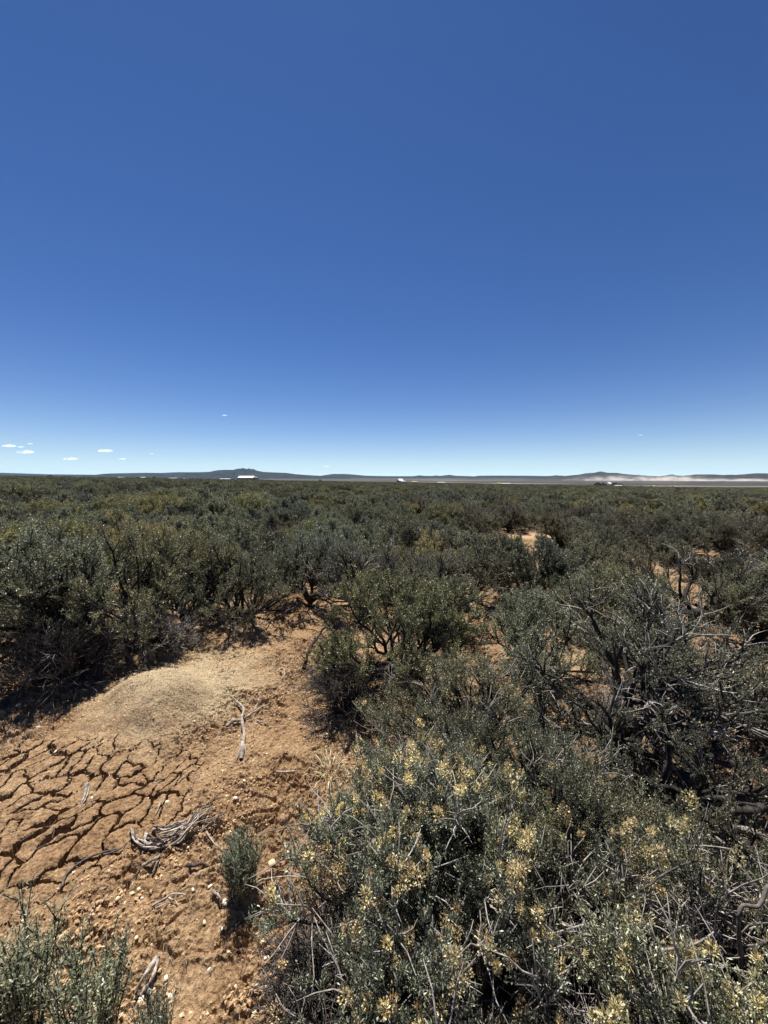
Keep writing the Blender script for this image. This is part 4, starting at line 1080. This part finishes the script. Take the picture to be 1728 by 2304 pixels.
house(907, 470, 5, 4, 2.2, .7, M_PALE, M_PALE, 'white annex beside the steep-roofed house', 'shed', 'shed', .6, 0, 1)
house(932, 480, 6, 4, 1.8, .8, M_TAN, M_TAN, 'small tan hut right of the steep-roofed house', 'hut', 'hut', .6, 0, 1)
house(992, 470, 8, 4, 1.7, .6, M_PALE, M_ROOFG, 'low white trailer between the tan hut and the dusty flats', 'trailer', 'trailer', .5)
house(1137, 420, 9, 4, 1.6, .6, M_PALE, M_PALE, 'long low white trailer right of centre on the skyline', 'trailer', 'trailer', .4)
house(1122, 425, 5, 4, 1.6, .6, M_TAN, M_TAN, 'tan shed left of the long low trailer', 'shed', 'shed', .5, nwin=1)
house(1368, 350, 3.4, 3, 3.0, 1.5, M_WHITE, M_WHITE, 'tall white shed among the dark trees on the right', 'shed', 'shed', .3, .4, 1)
house(1389, 345, 6.5, 3, 1.6, .5, M_PALE, M_PALE, 'low white trailer right of the tall white shed', 'trailer', 'trailer', .1)
house(1352, 352, 6, 4, 1.8, .6, M_DARKW, M_ROOFG, 'dark hut left of the tall white shed', 'hut', 'hut', .3, 0, 2)
house(1468, 345, 2.6, 2.2, 1.6, .4, M_PALE, M_PALE, 'small white camper trailer alone on the right', 'trailer', 'trailer', .2, .3, 1)
house(1515, 330, 2.2, 2.6, 1.7, .5, M_PALE, M_ROOFG, 'small white van-sized shed furthest right', 'shed', 'shed', 0, .6, 1)

def far_tree(px, Y, h, w, seed, label, up=0):
    x = (px - CX) / F * Y; e = empty('tree', (x, Y, float(zg(x, Y)) + up)); tag(e, label, 'tree', 'dark trees by the far houses')
    wd, dead, tips = grow(seed, h=1, rad=.5, limbs=6, kids=(3, 3, 3), trunk=.2, sides=(3, 3, 3, 3))
    v, f = wd.arrays(); v = v * np.array([w, w, h]); link('trunk', mesh_np('trunk', v, f, [M_BARK]), e)
    lv, lq = leaves_np(tips, 10, .09, .05, seed); lv = lv * np.array([w, w, h]); link('crown', mesh_np('crown', lv, lq, [M_LEAF_D]), e, 'stuff')
for i, (px, Y, h, w, lab) in enumerate([(577, 540, 4.5, 5, 'dark round tree at the right end of the barn'), (538, 540, 4, 4, 'dark tree at the left end of the barn'),
    (568, 548, 3.2, 3, 'small dark tree in front of the barn'), (1345, 345, 4.2, 6, 'dark tree left of the tall white shed'), (1358, 340, 4.0, 4, 'dark tree touching the tall white shed'),
    (1382, 352, 4.2, 5, 'dark tree behind the low white trailer'), (1395, 350, 3.6, 4, 'rightmost dark tree by the low white trailer'), (897, 460, 3.6, 3, 'dark tree in front of the steep-roofed house'),
    (350, 620, 4, 7, 'dark tree between the small house and the mobile home'), (115, 560, 3.6, 6, 'dark tree near the left end of the skyline'), (720, 600, 4, 6, 'dark tree right of the barn on the skyline')]):
    far_tree(px, Y, h, w, 900 + i, lab)

x, y = at(638, 1124); 
w = Wood(); zz = float(zg(x, y)); w.tube([Vector((x, y, zz - .2)), Vector((x + .01, y, zz + .8)), Vector((x + .02, y, zz + 1.28)), Vector((x + .02, y, zz + 1.285))], [.055, .05, .048, .01], 8)
v, f = w.arrays(); tag(link('fence_post', mesh_np('fence_post', v, f, [M_DEAD])), 'single grey wooden post standing in the brush left of centre', 'post')

# ------------------------------------------------------------------ small clouds
def cloud_mat():
    m, nt, out = mat('cloud')
    v = nt.nodes.new('ShaderNodeVolumePrincipled'); v.inputs['Color'].default_value = (1, 1, 1, 1)
    v.inputs['Density'].default_value = 0.009; v.inputs['Anisotropy'].default_value = 0.3
    tc = nt.nodes.new('ShaderNodeTexCoord')
    f = noise(nt, 0.0045, 5, 0.65, tc.outputs['Object'])
    mr = nt.nodes.new('ShaderNodeMapRange'); mr.inputs['From Min'].default_value = 0.40; mr.inputs['From Max'].default_value = 0.62; mr.inputs['To Max'].default_value = 0.009
    nt.links.new(f, mr.inputs['Value']); nt.links.new(mr.outputs[0], v.inputs['Density'])
    nt.links.new(v.outputs[0], out.inputs['Volume']); return m
M_CLOUD = cloud_mat()
def cloud(px, py, wpx, hpx, seed, label, D=34500):
    dx, dy, dz = ray(px, py); t = D / dy
    r = random.Random(seed); bm = bmesh.new(); W = wpx * 0.85 / F * D; H = hpx * 0.8 / F * D
    for i in range(7):
        f = (i / 6 - .5) * 1.0
        s = H * .5 * (1 - abs(f) * 1.1) * r.uniform(.7, 1.15) + H * .12
        mtx_v = bmesh.ops.create_icosphere(bm, subdivisions=2, radius=1)['verts']
        for q in mtx_v:
            q.co = Vector((q.co.x * s * 1.8 + f * W * .8, q.co.y * s * 1.3 + r.uniform(-.02, .02) * W, max(q.co.z, -.45) * s + r.uniform(0, .06) * H))
    me = bpy.data.meshes.new('cloud'); bm.to_mesh(me); bm.free(); me.materials.append(M_CLOUD)
    rm = None
    o = link('cloud', me); o.location = (dx * t, D, EYE + dz * t); o['kind'] = 'thing' if False else 'stuff'; del o['kind']
    tag(o, label, 'cloud')
for i, (px, py, w_, h_, lab) in enumerate([(57, 1018, 44, 11, 'largest of the small white clouds, low at the left'), (21, 1004, 32, 9, 'white cloud at the left edge above the largest one'),
    (47, 1006, 15, 6, 'tiny cloud right of the one at the left edge'), (68, 999, 12, 5, 'highest tiny cloud over the largest one'), (237, 1015, 37, 10, 'flat-bottomed white cloud to the upper left of the mountain'),
    (160, 1033, 38, 8, 'low thin white cloud just over the skyline'), (275, 1033, 18, 6, 'small oval cloud right of the flat-bottomed one'), (341, 1021, 10, 4, 'tiny cloud nearest the mountain, higher up'),
    (734, 1050, 15, 5, 'tiny cloud low over the skyline right of the mountain'), (505, 935, 14, 4, 'thin wisp high above the mountain'), (1440, 979, 13, 3, 'thin wisp alone in the right half of the sky')]):
    cloud(px, py, w_, h_, 950 + i, lab)

# ------------------------------------------------------------------ dust and haze
def dust():
    m, nt, out = mat('dust')
    tc = nt.nodes.new('ShaderNodeTexCoord')
    dm = nt.nodes.new('ShaderNodeMapping'); dm.inputs['Scale'].default_value = (4.5, 1, 1.0); nt.links.new(tc.outputs['Object'], dm.inputs[0])
    f = noise(nt, 1.6, 5, 0.65, dm.outputs[0])
    sep = nt.nodes.new('ShaderNodeSeparateXYZ'); nt.links.new(tc.outputs['Object'], sep.inputs[0])
    hz = nt.nodes.new('ShaderNodeMapRange'); hz.inputs['From Min'].default_value = 0.9; hz.inputs['From Max'].default_value = -0.05
    nt.links.new(sep.outputs['Z'], hz.inputs['Value'])
    fr = nt.nodes.new('ShaderNodeMapRange'); fr.inputs['From Min'].default_value = 0.47; fr.inputs['From Max'].default_value = 0.68
    nt.links.new(f, fr.inputs['Value'])
    ln = nt.nodes.new('ShaderNodeVectorMath'); ln.operation = 'LENGTH'; nt.links.new(tc.outputs['Object'], ln.inputs[0])
    er = nt.nodes.new('ShaderNodeMapRange'); er.inputs['From Min'].default_value = 1.0; er.inputs['From Max'].default_value = 0.4
    nt.links.new(ln.outputs['Value'], er.inputs['Value'])
    a = N(nt, 'ShaderNodeMath', operation='MULTIPLY'); b = N(nt, 'ShaderNodeMath', operation='MULTIPLY'); c = N(nt, 'ShaderNodeMath', operation='MULTIPLY')
    nt.links.new(hz.outputs[0], a.inputs[0]); nt.links.new(fr.outputs[0], a.inputs[1])
    nt.links.new(a.outputs[0], b.inputs[0]); nt.links.new(er.outputs[0], b.inputs[1])
    nt.links.new(b.outputs[0], c.inputs[0]); c.inputs[1].default_value = 0.022
    v = nt.nodes.new('ShaderNodeVolumePrincipled'); v.inputs['Color'].default_value = (0.95, 0.88, 0.8, 1); v.inputs['Anisotropy'].default_value = 0.2
    nt.links.new(c.outputs[0], v.inputs['Density']); nt.links.new(v.outputs[0], out.inputs['Volume'])
    for px, D, wpx, hpx, lab in ((1450, 6200, 400, 17, 'pale dust blowing across the flats in front of the right-hand hills'), (1630, 5600, 330, 9, 'thinner dust haze at the right end of the flats')):
        bm = bmesh.new(); bmesh.ops.create_icosphere(bm, subdivisions=3, radius=1)
        for q in bm.verts: q.co.z = max(q.co.z, -0.1)
        me = bpy.data.meshes.new('dust_cloud'); bm.to_mesh(me); bm.free(); me.materials.append(m)
        o = link('dust_cloud', me, kind='stuff'); W = wpx / F * D / 2; H = hpx / F * D
        o.location = ((px - CX) / F * D, D, -58); o.scale = (W, 260, H)
        tag(o, lab, 'dust')
dust()
m, nt, out = mat('haze_air')
v = nt.nodes.new('ShaderNodeVolumePrincipled'); v.inputs['Color'].default_value = (0.42, 0.66, 1.0, 1); v.inputs['Density'].default_value = 0.9e-5; v.inputs['Anisotropy'].default_value = 0.0
nt.links.new(v.outputs[0], out.inputs['Volume'])
bm = bmesh.new(); box(bm, -32500, 32500, -32500, 32500, -64, 560)
me = bpy.data.meshes.new('haze'); bm.to_mesh(me); bm.free(); me.materials.append(m)
link('haze', me, kind='stuff')
